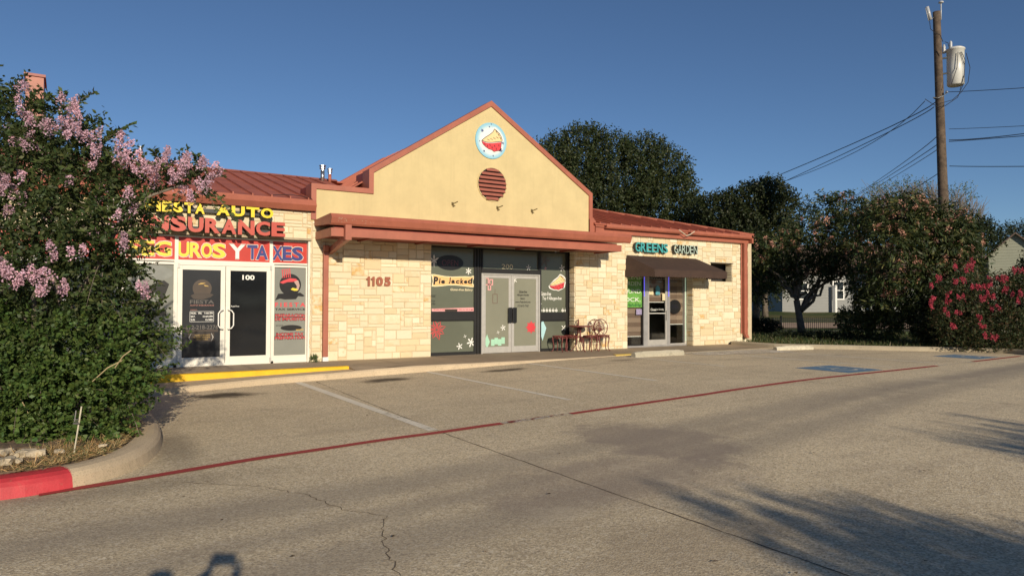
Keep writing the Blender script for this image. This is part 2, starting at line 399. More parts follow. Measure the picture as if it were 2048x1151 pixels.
# ---------------------------------------------------------------- lettering
_tc = {}
def text_geo(s, ext=0.0, off=0.0, shear=0.0, align='LEFT'):
    k = (s, ext, off, shear, align)
    if k not in _tc:
        cu = bpy.data.curves.new('txt', 'FONT'); cu.body = s; cu.size = 1; cu.extrude = ext; cu.offset = off; cu.shear = shear
        cu.resolution_u = 3; cu.align_x = align
        ob = bpy.data.objects.new('txt', cu); COL.objects.link(ob); bpy.context.view_layer.update()
        me = bpy.data.meshes.new_from_object(ob.evaluated_get(bpy.context.evaluated_depsgraph_get()))
        V = np.array([v.co[:] for v in me.vertices]); Fs = [tuple(p.vertices) for p in me.polygons]; Nn = [p.normal.z for p in me.polygons]
        bpy.data.objects.remove(ob); bpy.data.curves.remove(cu); bpy.data.meshes.remove(me)
        _tc[k] = (V, Fs, Nn)
    return _tc[k]
def lettering(mb, s, x0, x1, z0, z1, y, thick=.003, off=.0, shear=0, face=0, side=0, pad=0):
    """fit the string into the rectangle, front face at y"""
    V, Fs, Nn = text_geo(s, .1, off, shear)
    lo, hi = V.min(0), V.max(0)
    if pad is None: pad = 0
    X = x0-pad+(V[:, 0]-lo[0])/(hi[0]-lo[0])*(x1-x0+2*pad); Z = z0-pad+(V[:, 1]-lo[1])/(hi[1]-lo[1])*(z1-z0+2*pad)
    Yv = y+np.where(V[:, 2] > 0, 0, thick)
    n = len(mb.v); mb.v += [tuple(map(float, p)) for p in zip(X, Yv, Z)]
    for f, nz in zip(Fs, Nn): mb.f.append(tuple(i+n for i in f)); mb.m.append(face if nz > .5 else side)
    return mb
def disc_pts(cx, cz, rx, rz=None, n=32, a0=0):
    rz = rx if rz is None else rz
    return [(cx+rx*math.cos(2*math.pi*i/n+a0), cz+rz*math.sin(2*math.pi*i/n+a0)) for i in range(n)]
def star(mb, cx, cz, r, y, arms=8, wd=.12, mi=0, rot=0, lens=None):
    for k in range(arms):
        a = 2*math.pi*k/arms+rot; R = r*(lens[k % len(lens)] if lens else 1); c, s_ = math.cos(a), math.sin(a); q = wd*r
        mb.prismY([(cx-s_*q*.35, cz+c*q*.35), (cx+c*R*.7-s_*q, cz+s_*R*.7+c*q), (cx+c*R, cz+s_*R), (cx+c*R*.7+s_*q, cz+s_*R*.7-c*q), (cx+s_*q*.35, cz-c*q*.35)], y-k*.0001, y+.002, mi)

# ================================================================ SETTING
# terrain sheet to the horizon
g = MB(); g.add([(-700, -700, -.4), (900, -700, -.4), (900, 900, -.4), (-700, 900, -.4)], [(0, 1, 2, 3)])
tag(g.build('ground', M['lawn']), kind='structure')
# far kerb polyline
KP = [(16.95, -.15), (16.9, -1.2), (16.95, -2.3), (17.9, -3.15), (19.0, -4.7), (20.2, -5.9), (20.65, -6.5), (20.55, -7.2), (20.0, -7.9), (19.9, -9), (19.9, -20), (19.9, -45)]
def smooth_poly(P, it=2):
    for _ in range(it):
        Q = [P[0]]
        for a, b in zip(P[:-1], P[1:]): Q += [(.75*a[0]+.25*b[0], .75*a[1]+.25*b[1]), (.25*a[0]+.75*b[0], .25*a[1]+.75*b[1])]
        P = Q+[P[-1]]
    return P
KS = smooth_poly(KP)
# parking lot sheet
m = MB(); xs = list(np.arange(-40, 20, 1.0))+[20, 22, 30, 60]; xs = sorted(set([float(x) for x in xs]+[10.5])); ys = list(np.arange(-70, 2.1, 4.0))
for x in xs:
    for y in ys: m.v.append((x, y, lot_h(x)))
ny = len(ys)
for i in range(len(xs)-1):
    for j in range(ny-1): m.f.append((i*ny+j, (i+1)*ny+j, (i+1)*ny+j+1, i*ny+j+1)); m.m.append(0)
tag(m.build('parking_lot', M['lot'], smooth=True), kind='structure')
# verge / lawns beyond the far kerb, rising slightly towards the houses
def terr(x, y):
    d = depth(x, y)
    pts = [(0, .2), (24, .22), (29, .26), (34, .12), (38, .10), (45, .38), (55, .86), (70, 1.0), (120, 1.2), (900, 1.4)]
    return float(np.interp(d, [p[0] for p in pts], [p[1] for p in pts]))
RR = [0, .4, 1, 1.8, 3, 4.5, 6, 8, 10, 12.5, 15, 18, 21, 25, 30, 36, 45, 60, 90, 150, 300, 600]
fan = [((18.06, 14.), 88), ((18.06, 8.), 86), ((18.06, .2), 78)]
n_k = len(KS)
for i, p in enumerate(KS):
    q = min(1, i/(n_k*.72)); fan.append(((p[0]+.1, p[1]), 72-95*q))
m = MB()
for (p, a) in fan:
    for r in RR:
        x, y = p[0]+r*math.cos(rad(a)), p[1]+r*math.sin(rad(a)); z = terr(x, y)+(.03*math.sin(x*2.1+y*1.3)+.03*math.sin(x*.7-y*1.9))*min(1, r/2) if r < 100 else terr(x, y)
        m.v.append((x, y, z+(.04 if r == 0 else 0)))
nr = len(RR)
for i in range(len(fan)-1):
    for j in range(nr-1): m.f.append((i*nr+j, i*nr+j+1, (i+1)*nr+j+1, (i+1)*nr+j)); m.m.append(0)
tag(m.build('grass_verge', M['lawn'], smooth=True), kind='structure')
# bare path across the lawn behind the railings
m = MB(); n0 = 0
for k in range(41):
    u = 1380+k*25
    for d in (39.0, 43.5):
        p = D(u, 640, d); m.v.append((p[0], p[1], terr(p[0], p[1])+.05))
for k in range(40): m.f.append((2*k, 2*k+2, 2*k+3, 2*k+1)); m.m.append(0)
tag(m.build('path', M['dirt']), kind='structure')

# kerbs: swept profile
def sweep(poly, prof, zf, closed=False):
    """prof = [(offset to the left of travel, z above base)]"""
    m = MB(); P = [Vector((p[0], p[1], 0)) for p in poly]; np_ = len(prof)
    for i, p in enumerate(P):
        d = (P[min(i+1, len(P)-1)]-P[max(i-1, 0)]).normalized(); nn = Vector((-d.y, d.x, 0))
        for (o, z) in prof:
            q = p+nn*o; m.v.append((q.x, q.y, zf(p.x)+z))
    for i in range(len(P)-1):
        for j in range(np_-1): m.f.append((i*np_+j, i*np_+j+1, (i+1)*np_+j+1, (i+1)*np_+j)); m.m.append(0)
    m.f.append(tuple(range(np_))); m.m.append(0); m.f.append(tuple(range((len(P)-1)*np_+np_-1, (len(P)-1)*np_-1, -1))); m.m.append(0)
    return m
kp = [(0, -.05), (.015, .09), (.05, .125), (.15, .13), (.17, .11), (.17, -.05)]
tag(sweep(KS, kp, lot_h).build('kerb', M['kerb_dark'], smooth=False), kind='structure')

# walkway in front of the shops and its kerb
KW = [(-9, -2.95), (-.9, -2.85), (-.2, -2.6), (.8, -2.28), (1.9, -2.12), (3.0, -2.12), (5, -2.2), (7.4, -2.25), (9.4, -2.2), (10.3, -2.1), (10.5, -2.05)]
KW = smooth_poly(KW, 1)
def yb(x): return np.interp(x, [p[0] for p in KW], [p[1] for p in KW])
def yel_y(x): return np.interp(x, [-9, -.6, 3.2], [-1.7, -1.6, -1.5])
def ap_z(x): return float(np.interp(x, [-9, -.6, 3.2, 20], [.0, .01, .09, .15]))
m = MB(); xs = [-9, -6, -3, -1.5, -.6, .3, 1.2, 2.1, 3.2]
for x in xs: m.v += [(x, .6, .15), (x, float(yel_y(x))+.02, .15)]
for k in range(len(xs)-1): m.f.append((2*k, 2*k+1, 2*k+3, 2*k+2)); m.m.append(0)
xs2 = [3.2, 4, 5, 6, 7, 8, 9, 10, 10.5]; n = len(m.v)
for x in xs2:
    f = ss(x, 3.2, 3.9)
    m.v += [(x, .6, .15), (x, -1.48, .15), (x, float(yb(x))+.14, .09+.055*f)]
for k in range(len(xs2)-1):
    for j in (0, 1): a = n+3*k+j; m.f.append((a, a+1, a+4, a+3)); m.m.append(0)
n = len(m.v); m.v += [(3.2, -1.48, .15), (3.2, -1.45, .08), (3.2, float(yb(3.2))+.14, .08), (3.2, float(yb(3.2))+.14, .09)]; m.f.append((n, n+1, n+2, n+3)); m.m.append(0)
n = len(m.v); m.v += [(10.5, .6, .15), (10.5, -1.95, .15), (17.0, .6, .15), (17.0, -1.7, .15), (18.05, .6, .15), (18.05, -.35, .15)]
m.f += [(n, n+1, n+3, n+2), (n+2, n+3, n+5, n+4)]; m.m += [0, 0]
tag(m.build('walkway', M['walk']), kind='structure')
# expansion joints and cracks of the walkway
m = MB()
for x in (1.3, 4.4, 6.1, 7.9, 9.7, 11.9, 14.2): m.add([(x, .55, .153), (x+.015, .55, .153), (x+.015, -1.45, .153), (x, -1.45, .153)], [(0, 3, 2, 1)])
for pts in ([(3.4, -1.2), (3.9, -1.0), (4.3, -1.25), (4.8, -1.2), (5.1, -1.4)], [(7.9, -.7), (8.5, -.85), (9.0, -.6), (9.6, -.7)]):
    for a, b in zip(pts[:-1], pts[1:]): m.add([(a[0], a[1], .153), (b[0], b[1], .153), (b[0], b[1]+.02, .153), (a[0], a[1]+.02, .153)], [(0, 1, 2, 3)])
tag(m.build('walkway_joint', M['grey_print']), kind='structure')
# apron strip in front of the yellow step
m = MB(); xs = [-9, -3, -1.2, -.6, 0, .8, 1.6, 2.4, 3.2]
for x in xs: m.v += [(x, float(yel_y(x))+.05, ap_z(x)), (x, float(yb(x))+.14, min(ap_z(x)-.0, .09) if x < 3 else .09)]
for k in range(len(xs)-1): m.f.append((2*k, 2*k+1, 2*k+3, 2*k+2)); m.m.append(0)
tag(m.build('apron', M['kerb']), kind='structure')
m = MB()
def kz(x): return float(np.interp(x, [-9, -.6, 3.2, 3.9, 10.5], [.0, .01, .09, .147, .15]))
prev = None
for i, (x, y) in enumerate(KW):
    zb = lot_h(x)-.03; zt = max(kz(x), lot_h(x)+.004)
    m.v += [(x, y, zb), (x, y+.03, zt-.03), (x, y+.06, zt), (x, y+.15, zt+.002)]
for i in range(len(KW)-1):
    for j in range(3): a = 4*i+j; m.f.append((a, a+4, a+5, a+1)); m.m.append(0)
tag(m.build('walkway_kerb', M['kerb'], smooth=False), kind='structure')
# yellow painted step
m = MB(); xs = list(np.linspace(-3.2, 3.198, 24))
for x in xs:
    y = float(yel_y(x)); e = ss(x, 3.15, 2.95); m.v += [(x, y+.12, .154), (x, y+.0, .153), (x, y-.015, .14), (x, y-.02, ap_z(x)-.01)]
for i in range(len(xs)-1):
    for j in range(3): a = 4*i+j; m.f.append((a, a+1, a+5, a+4)); m.m.append(0)
m.f.append((len(m.v)-4, len(m.v)-3, len(m.v)-2, len(m.v)-1)); m.m.append(0)
tag(m.build('yellow_step', M['kerb_yellow']), kind='structure')
m = MB(); m.prismZ([(10.25, -2.06), (11.25, -2.0), (11.35, -1.72), (10.45, -1.72)], .135, .162)
tag(m.build('yellow_kerb_ramp', M['kerb_yellow_worn']), kind='structure')

# painted lines on the lot
def decal_strip(poly_l, poly_r, dz=.004, step=.5):
    m = MB()
    for a, b in zip(poly_l, poly_r): m.v += [(a[0], a[1], lot_h(a[0])+dz), (b[0], b[1], lot_h(b[0])+dz)]
    for k in range(len(poly_l)-1): m.f.append((2*k, 2*k+1, 2*k+3, 2*k+2)); m.m.append(0)
    return m
def ry(x): return float(np.interp(x, [-2.11, -1.3, -.35, 1.07, 2.81, 6.6, 14.3, 19.8], [-9.16, -8.98, -8.72, -8.50, -8.42, -8.37, -7.98, -7.55]))
def redseg(x0, x1, wd, mat, name, dz=.008):
    X = np.linspace(x0, x1, max(2, int((x1-x0)/.25))); jag = lambda: random.uniform(-.008, .008)
    tag(decal_strip([(x, ry(x)+wd/2+jag()) for x in X], [(x, ry(x)-wd/2+jag()) for x in X], dz).build(name, mat), kind='structure')
redseg(-2.12, 2.85, .13, M['line_red'], 'painted_line'); redseg(2.85, 3.98, .14, M['line_chip'], 'painted_line', .007); redseg(2.85, 3.98, .12, M['line_chip_red'], 'painted_line', .010)
redseg(3.98, 14.6, .12, M['line_red'], 'painted_line'); redseg(14.6, 16.6, .10, M['line_chip'], 'painted_line'); redseg(16.6, 19.7, .12, M['line_red'], 'painted_line')
def stall(x, wd, y0, y1, mat):
    Y = np.linspace(y0, y1, 8); m = decal_strip([(x-wd/2+random.uniform(-.006, .006), y) for y in Y], [(x+wd/2+random.uniform(-.006, .006), y) for y in Y], .004)
    tag(m.build('stall_line', mat), kind='structure')
stall(1.93, .14, -2.17, -8.3, M['line_white']); stall(4.72, .10, -2.24, -7.4, M['line_white']); stall(7.33, .10, -2.3, -6.6, M['line_white'])
stall(10.35, .10, -2.45, -5.6, M['line_white']); stall(13.4, .10, -3.6, -7.6, M['line_white']); stall(15.4, .10, -3.6, -7.6, M['line_white'])
tag(decal_strip([(12.4, -2.1), (15.8, -2.3)], [(12.4, -3.2), (15.8, -3.6)], .012).build('painted_ramp', M['ramp_white']), kind='structure')
# accessible parking squares with the wheelchair mark
def access(cx, cy, s, name='accessible_marking'):
    z = lot_h(cx); m = MB(); m.add([(cx-s, cy-s, z+.004), (cx+s, cy-s, z+.004), (cx+s, cy+s, z+.004), (cx-s, cy+s, z+.004)], [(0, 1, 2, 3)])
    tag(m.build('blue_marking', M['line_blue']), kind='structure')
    m = MB(); q = s*.8; zz = z+.008
    def P(pts):
        v = [(cx+a*q, cy+b*q, zz) for a, b in pts]; m.add(v, [tuple(range(len(v)))])
    n = 18
    for k in range(n):
        a0 = rad(120+k*250/n); a1 = rad(120+(k+1)*250/n)
        P([(-.05+.62*math.cos(a0), -.3+.5*math.sin(a0)), (-.05+.62*math.cos(a1), -.3+.5*math.sin(a1)), (-.05+.47*math.cos(a1), -.3+.37*math.sin(a1)), (-.05+.47*math.cos(a0), -.3+.37*math.sin(a0))])
    P([(-.2, .75), (-.04, .95), (.1, .75), (-.02, .6)]); P([(-.12, .55), (.04, .55), (.1, -.15), (-.05, -.15)]); P([(.04, .3), (.45, .3), (.45, .2), (.04, .2)])
    P([(.05, -.05), (.5, -.05), (.5, -.17), (.05, -.17)]); P([(.42, -.1), (.55, -.1), (.75, -.65), (.62, -.7)]); P([(.62, -.7), (.9, -.6), (.92, -.68), (.66, -.8)])
    tag(m.build(name, M['symbol']), kind='structure')
access(12.0, -7.25, .62); access(18.2, -6.9, .56)
# joints and cracks of the lot
def crackline(name, pts, wd, jit, seg):
    P = []
    for a, b in zip(pts[:-1], pts[1:]):
        L = math.hypot(b[0]-a[0], b[1]-a[1]); n = max(2, int(L/seg))
        for k in range(n): t = k/n; P.append((a[0]+(b[0]-a[0])*t+random.uniform(-jit, jit), a[1]+(b[1]-a[1])*t+random.uniform(-jit, jit)))
    P.append(pts[-1]); Lf, Rt = [], []
    for i, p in enumerate(P):
        q = P[min(i+1, len(P)-1)]; o = P[max(i-1, 0)]; dx, dy = q[0]-o[0], q[1]-o[1]; l = math.hypot(dx, dy) or 1; ww = wd*random.uniform(.35, 1)/2
        Lf.append((p[0]-dy/l*ww, p[1]+dx/l*ww)); Rt.append((p[0]+dy/l*ww, p[1]-dx/l*ww))
    tag(decal_strip(Lf, Rt, .003).build(name, M['crack']), kind='structure')
crackline('pavement_joint', [(2.25, -2.3), (1.95, -8.75), (1.95, -16), (1.9, -30)], .016, .006, .12)
crackline('pavement_crack', [(-1.2, -9.2), (-.56, -9.76), (-.21, -10.35), (-.1, -10.92), (.11, -11.2), (-.03, -11.52), (-.13, -11.82), (-.26, -12.35), (-.3, -13.2)], .009, .025, .05)
crackline('pavement_joint', [(9.4, -2.3), (9.2, -16)], .012, .006, .15)
crackline('pavement_joint', [(10.5, -4.1), (22, -5.6)], .03, .008, .2)

# planting island at the left
IS = [(-9, -8.0), (-6, -8.7), (-3.4, -9.12), (-2.4, -9.22), (-1.9, -9.1), (-1.6, -8.9), (-1.3, -8.5), (-1.08, -7.85), (-.98, -7.2), (-.93, -6.3), (-.96, -5.0), (-.97, -4.0), (-.97, -2.9)]
ISs = smooth_poly(IS, 2)
iz = lambda x: -.08
kpi = [(0, -.05), (.025, .085), (.05, .12), (.09, .145), (.16, .155), (.25, .15), (.28, .12), (.28, -.05)]
def sweep_part(a, b):
    return [p for p in ISs if a <= p[0]+0*p[1] < b]
k_red = next(i for i, p in enumerate(ISs) if p[0] > -1.95)
tag(sweep(ISs[:k_red+1], kpi, lambda x: -.07).build('red_kerb', M['kerb_red']), kind='structure')
tag(sweep(ISs[k_red:], kpi, lambda x: -.07).build('island_kerb', M['kerb']), kind='structure')
m = MB(); kj = G(83, 985); m.tube([(kj[0], kj[1]+.0, -.06), (kj[0]+.004, kj[1]+.035, .015), (kj[0], kj[1]+.065, .05), (kj[0]+.006, kj[1]+.10, .073), (kj[0], kj[1]+.17, .082), (kj[0]+.006, kj[1]+.24, .078)], .006, 5); tag(m.build('kerb_joint', M['crack']), kind='structure')
m = MB(); inner = []
PI_ = [Vector((p[0], p[1], 0)) for p in ISs]
for i, p in enumerate(PI_):
    d = (PI_[min(i+1, len(PI_)-1)]-PI_[max(i-1, 0)]).normalized(); inner.append(p+Vector((-d.y, d.x, 0))*.26)
ce = Vector((-4.5, -5.5, 0))
for p in inner:
    for t in (0, .1, .3, .6, 1): q = p.lerp(Vector((-5, max(-8, min(-3, p.y)), 0)), t); m.v.append((q.x, q.y, .075+.1*min(1, t*2)+random.uniform(-.015, .015)))
for i in range(len(inner)-1):
    for j in range(4): m.f.append((i*5+j, (i+1)*5+j, (i+1)*5+j+1, i*5+j+1)); m.m.append(0)
tag(m.build('planting_bed', M['mulch']), kind='structure')

# ================================================================ BUILDING
B = thing('commercial_building', (0, 0, .15), 'single storey limestone shop row with red metal roof and yellow stucco gable', 'building')
WD = 11.2                                       # depth of the building
# -------- stone walls with random ashlar blocks
def ashlar(x0, x1, z0, z1, holes, y, seed, cx=.105, cz=.078):
    rnd = random.Random(seed)
    def grid(a, b, step, cuts):
        cuts = sorted(set([a, b]+[c for c in cuts if a < c < b])); out = []
        for p, q in zip(cuts[:-1], cuts[1:]):
            n = max(1, round((q-p)/step)); out += [p+(q-p)*k/n for k in range(n)]
        return out+[b]
    gx = grid(x0, x1, cx, [h[0] for h in holes]+[h[1] for h in holes]); gz = grid(z0, z1, cz, [h[2] for h in holes]+[h[3] for h in holes])
    nx, nz = len(gx)-1, len(gz)-1; occ = [[False]*nz for _ in range(nx)]
    for i in range(nx):
        for j in range(nz):
            mx, mz = (gx[i]+gx[i+1])/2, (gz[j]+gz[j+1])/2
            if any(h[0] < mx < h[1] and h[2] < mz < h[3] for h in holes): occ[i][j] = None
    out = []
    for j in range(nz):
        for i in range(nx):
            if occ[i][j] is not False: continue
            H = rnd.choices([1, 2, 3], [4, 7, 2.5])[0]; W = rnd.choices([1, 2, 3, 4, 5, 6], [1.2, 3, 5, 5, 3, 1])[0]
            if H == 1: W = max(2, W)
            H = min(H, nz-j)
            w_ = 0
            while w_ < W and i+w_ < nx and occ[i+w_][j] is False: w_ += 1
            h_ = 1
            while h_ < H and all(occ[i+k][j+h_] is False for k in range(w_)): h_ += 1
            for a in range(w_):
                for b_ in range(h_): occ[i+a][j+b_] = True
            out.append((gx[i], gx[i+w_], gz[j], gz[j+h_]))
    return out
def blocks_mesh(rects, y, name, parent, seed, axis='Y', sgn=-1):
    rnd = random.Random(seed); V = []; Fc = []; C = []
    for (a0, a1, b0, b1) in rects:
        g_ = .0065; p = rnd.uniform(.010, .024); ch = .006
        j = lambda s=.003: rnd.uniform(-s, s)
        o = [(a0+g_+j(), b0+g_+j()), (a1-g_+j(), b0+g_+j()), (a1-g_+j(), b1-g_+j()), (a0+g_+j(), b1-g_+j())]
        inn = [(o[0][0]+ch, o[0][1]+ch), (o[1][0]-ch, o[1][1]+ch), (o[2][0]-ch, o[2][1]-ch), (o[3][0]+ch, o[3][1]-ch)]
        n = len(V); cx, cz = (a0+a1)/2, (b0+b1)/2
        for q in o: V.append((q[0], 0, q[1]))
        for q in inn: V.append((q[0], -p+j(.003), q[1]))
        V.append((cx+j(.02), -p-rnd.uniform(0, .008), cz+j(.01)))
        fs = [(n, n+1, n+5, n+4), (n+1, n+2, n+6, n+5), (n+2, n+3, n+7, n+6), (n+3, n, n+4, n+7)]+[(n+4, n+5, n+8), (n+5, n+6, n+8), (n+6, n+7, n+8), (n+7, n+4, n+8)]
        t = rnd.random(); br = rnd.uniform(.93, 1.04)
        base = (.735, .645, .45) if t < .66 else ((.71, .58, .365) if t < .85 else (.79, .71, .52)); oc = .9 if rnd.random() < .07 else (.25 if rnd.random() < .15 else 0.0)
        for f in fs: Fc.append(f); C += [(*[b*br for b in base], oc)]*len(f)
    if axis == 'Y': W_ = [(v[0], y+v[1], v[2]) for v in V]
    else: W_ = [(y+sgn*(-v[1]), v[0], v[2]) for v in V]
    o0 = origin(parent); me = bpy.data.meshes.new(name)
    if axis != 'Y' and sgn > 0: Fc = [tuple(reversed(f)) for f in Fc] if False else Fc
    me.from_pydata([(x-o0.x, yy-o0.y, z-o0.z) for x, yy, z in W_], [], Fc); a = me.color_attributes.new('Col', 'FLOAT_COLOR', 'CORNER')
    a.data.foreach_set('color', np.array(C, dtype=np.float32).ravel()); me.materials.append(M['stone']); me.update()
    ob = bpy.data.objects.new(name, me); COL.objects.link(ob); ob.parent = parent; return ob
ZB = .15
S1 = (-3.1, 2.80, 0, 2.95); S2 = (5.87, 10.47, 0, 3.02); S3 = (12.48, 15.32, 0, 2.62); SW = (16.15, 17.2, 2.27, 2.88)
TOP = 3.62
def wall_backing(x0, x1, z0, z1, holes):
    m = MB(); xs = sorted(set([x0, x1]+[h[0] for h in holes]+[h[1] for h in holes])); xs = [x for x in xs if x0 <= x <= x1]
    for a, b in zip(xs[:-1], xs[1:]):
        mid = (a+b)/2; hs = sorted([(h[2], h[3]) for h in holes if h[0] < mid < h[1]]); z = z0
        for p, q in hs:
            if p > z: m.box(a, b, 0, .28, z, p)
            z = max(z, q)
        if z < z1: m.box(a, b, 0, .28, z, z1)
    return m
wl = wall_backing(-9, 18.0, ZB-.2, TOP, [S1, S2, S3, SW]).build('wall', M['mortar'], B)
blocks_mesh(ashlar(-9, 2.80, ZB, TOP, [S1], 0, 1), 0, 'stone_facing', wl, 11)
blocks_mesh(ashlar(2.82, 10.47, ZB, 3.42, [S2], 0, 2), 0, 'stone_facing', wl, 12)
blocks_mesh(ashlar(10.47, 18.0, ZB, TOP, [S2, S3, SW], 0, 3), 0, 'stone_facing', wl, 13)
# stone jamb returns seen inside the openings (facing -X)
for x, z1, sd_ in ((10.47, 3.02, 4), (15.32, 2.62, 5), (2.80, 2.95, 6)):
    blocks_mesh(ashlar(-.01, .27, ZB, z1, [], 0, sd_, .27 if x > 3 else .14), x, 'stone_return', wl, sd_+20, 'X', -1)
blocks_mesh(ashlar(-.01, .27, 2.27, 2.88, [], 0, 9, .13), 17.2, 'stone_return', wl, 31, 'X', -1)
m = MB(); m.box(18.02, 18.2, 0, WD, -.2, TOP); m.box(-9.2, -9.02, 0, WD, -.2, TOP); m.box(-9.2, 18.2, WD, WD+.2, -.2, TOP)
m.build('side_wall', M['mortar'], B)
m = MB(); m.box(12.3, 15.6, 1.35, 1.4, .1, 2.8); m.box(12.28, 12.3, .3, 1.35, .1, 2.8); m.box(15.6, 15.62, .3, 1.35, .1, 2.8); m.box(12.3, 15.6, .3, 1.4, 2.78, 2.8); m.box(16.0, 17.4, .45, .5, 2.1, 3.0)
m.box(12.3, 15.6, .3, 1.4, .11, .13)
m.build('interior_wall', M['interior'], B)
m = MB(); m.box(-3.1, 2.8, -.035, .12, 2.95, 3.0); m.build('lintel', plain('tan_metal_lintel', (.36, .29, .19), .5), B)
m = MB(); m.box(16.1, 17.25, -.03, .25, 2.885, 2.905); m.build('lintel', M['galv'], B)
# -------- stucco gable
trim_out = [(2.78, 3.4), (2.78, 4.29), (4.18, 4.29), (4.18, 4.75), (7.62, 6.96), (11.09, 4.75), (11.09, 3.4)]
field = [(2.79, 3.40), (2.79, 4.2), (4.28, 4.2), (4.28, 4.72), (7.62, 6.88), (11.0, 4.72), (11.0, 3.40)]
m = MB(); m.prismY(field, -.005, .3)
gw = m.build('gable_wall', M['stucco'], B)
m = MB(); tw = .115
inner_t = [(2.90, 3.45), (2.90, 4.17), (4.30, 4.17), (4.30, 4.69), (7.62, 6.82), (10.97, 4.69), (10.97, 3.62)]
trim_o2 = [(2.78, 3.45), (2.78, 4.29), (4.18, 4.29), (4.18, 4.76), (7.62, 6.97), (11.09, 4.76), (11.09, 3.62)]
n = len(inner_t)
vf = [(x, -.045, z) for x, z in trim_o2]+[(x, -.045, z) for x, z in inner_t]; vb = [(x, .42, z) for x, z in trim_o2]+[(x, .0, z) for x, z in inner_t]
m.v = vf+vb
for i in range(n-1):
    a, b_, c_, d_ = i, i+1, n+i+1, n+i
    m.f += [(a, d_, c_, b_), (a, b_, 2*n+b_, 2*n+a), (d_, 3*n+i, 3*n+i+1, c_), (2*n+a, 2*n+b_, 3*n+i+1, 3*n+i)]; m.m += [0]*4
m.f += [(0, 2*n, 3*n, n), (n-1, 2*n-1, 4*n-1, 3*n-1)]; m.m += [0, 0]
m.build('parapet_trim', M['red'], B)
m = MB(); m.box(2.80, 2.90, .42, .95, 3.6, 4.27); m.box(4.19, 4.29, .42, .9, 4.1, 4.74); m.box(2.9, 4.2, .3, .42, 3.6, 4.26); m.prismY([(4.2, 4.1), (4.2, 4.72), (7.62, 6.9), (11.06, 4.72), (11.06, 3.6), (4.2, 3.6)], .31, .42)
m.box(11.0, 11.09, .42, .9, 3.6, 4.6)
m.build('parapet_back', M['maroon'], B)
# lower right corner block of the gable trim
m = MB(); m.prismY([(10.97, 4.0), (11.09, 4.05), (11.19, 3.95), (11.19, 3.7), (11.1, 3.58), (10.97, 3.62)], -.07, .4); m.build('trim_block', M['red'], B)
# round louvre vent
V_ = thing
m = MB(); m.prismY(disc_pts(7.66, 4.72, .445, .445, 40), -.012, .0); vent = m.build('louvre_vent', plain('dark_vent_void', (.03, .012, .01), .8), B)
m = MB(); ring = disc_pts(7.66, 4.72, .46, .46, 48); ri = disc_pts(7.66, 4.72, .435, .435, 48)
for k in range(48):
    a, b_ = ring[k], ring[(k+1) % 48]; c_, d_ = ri[(k+1) % 48], ri[k]
    m.add([(a[0], -.03, a[1]), (b_[0], -.03, b_[1]), (c_[0], -.03, c_[1]), (d_[0], -.03, d_[1]), (a[0], 0, a[1]), (b_[0], 0, b_[1]), (c_[0], -.012, c_[1]), (d_[0], -.012, d_[1])], [(0, 3, 2, 1), (0, 1, 5, 4), (3, 7, 6, 2)])
m.build('vent_ring', M['stucco'], vent)
m = MB()
for k in range(8):
    zc = 4.72-.44+.055+k*.11; hw = math.sqrt(max(.0, .43**2-(zc-4.72)**2))
    if hw < .05: continue
    m.prismX([(-.015, zc+.036), (-.075, zc-.036), (-.068, zc-.044), (-.008, zc+.028)], 7.66-hw, 7.66+hw)
m.build('vent_slats', plain('faded_maroon_slats', (.36, .12, .085), .6, var=.12), vent)
# lamp brackets on the gable
for x in (6.47, 7.83, 8.95):
    m = MB(); m.tube([(x, 0, 4.10), (x, -.10, 4.10), (x+.03, -.24, 4.13)], .014, 6); m.tube([(x, -.01, 4.10), (x+.02, -.05, 4.03)], .02, 6); m.box(x-.03, x+.03, -.015, .0, 4.06, 4.14)
    m.build('lamp_bracket', plain('brass_bracket', (.22, .17, .08), .4, metal=.5), B)
# -------- eaves
prof = [(.05, 3.63), (-.14, 3.63), (-.215, 3.75), (-.15, 3.87), (.05, 3.89)]
m = MB(); m.prismX(prof, -9.3, .42); m.prismX(prof, .425, 2.86); m.build('fascia', M['red'], B)
m = MB(); m.prismX([(.05, 3.60), (-.12, 3.60), (-.12, 3.76), (.05, 3.78)], 11.15, 17.92); m.prismX([(-.12, 3.74), (-.24, 3.74), (-.27, 3.78), (-.27, 3.87), (-.25, 3.87), (-.25, 3.79), (-.12, 3.78)], 11.45, 14.55); m.prismX([(-.12, 3.74), (-.24, 3.74), (-.27, 3.78), (-.27, 3.87), (-.25, 3.87), (-.25, 3.79), (-.12, 3.78)], 14.95, 17.98)
m.prismX([(.05, 3.78), (-.12, 3.78), (-.12, 3.86), (.05, 3.88)], 11.15, 17.9)
fR = m.build('fascia', M['red'], B)
m = MB(); m.tube([(14.4, -.27, 3.86), (14.62, -.28, 3.75), (14.74, -.275, 3.69), (14.9, -.28, 3.74), (15.1, -.27, 3.85)], .014, 6); m.build('bent_gutter_strap', M['stop_pale'], fR)
m = MB(); m.box(17.9, 17.98, -.27, .1, 3.6, 3.87); m.build('fascia_end', M['red'], fR)
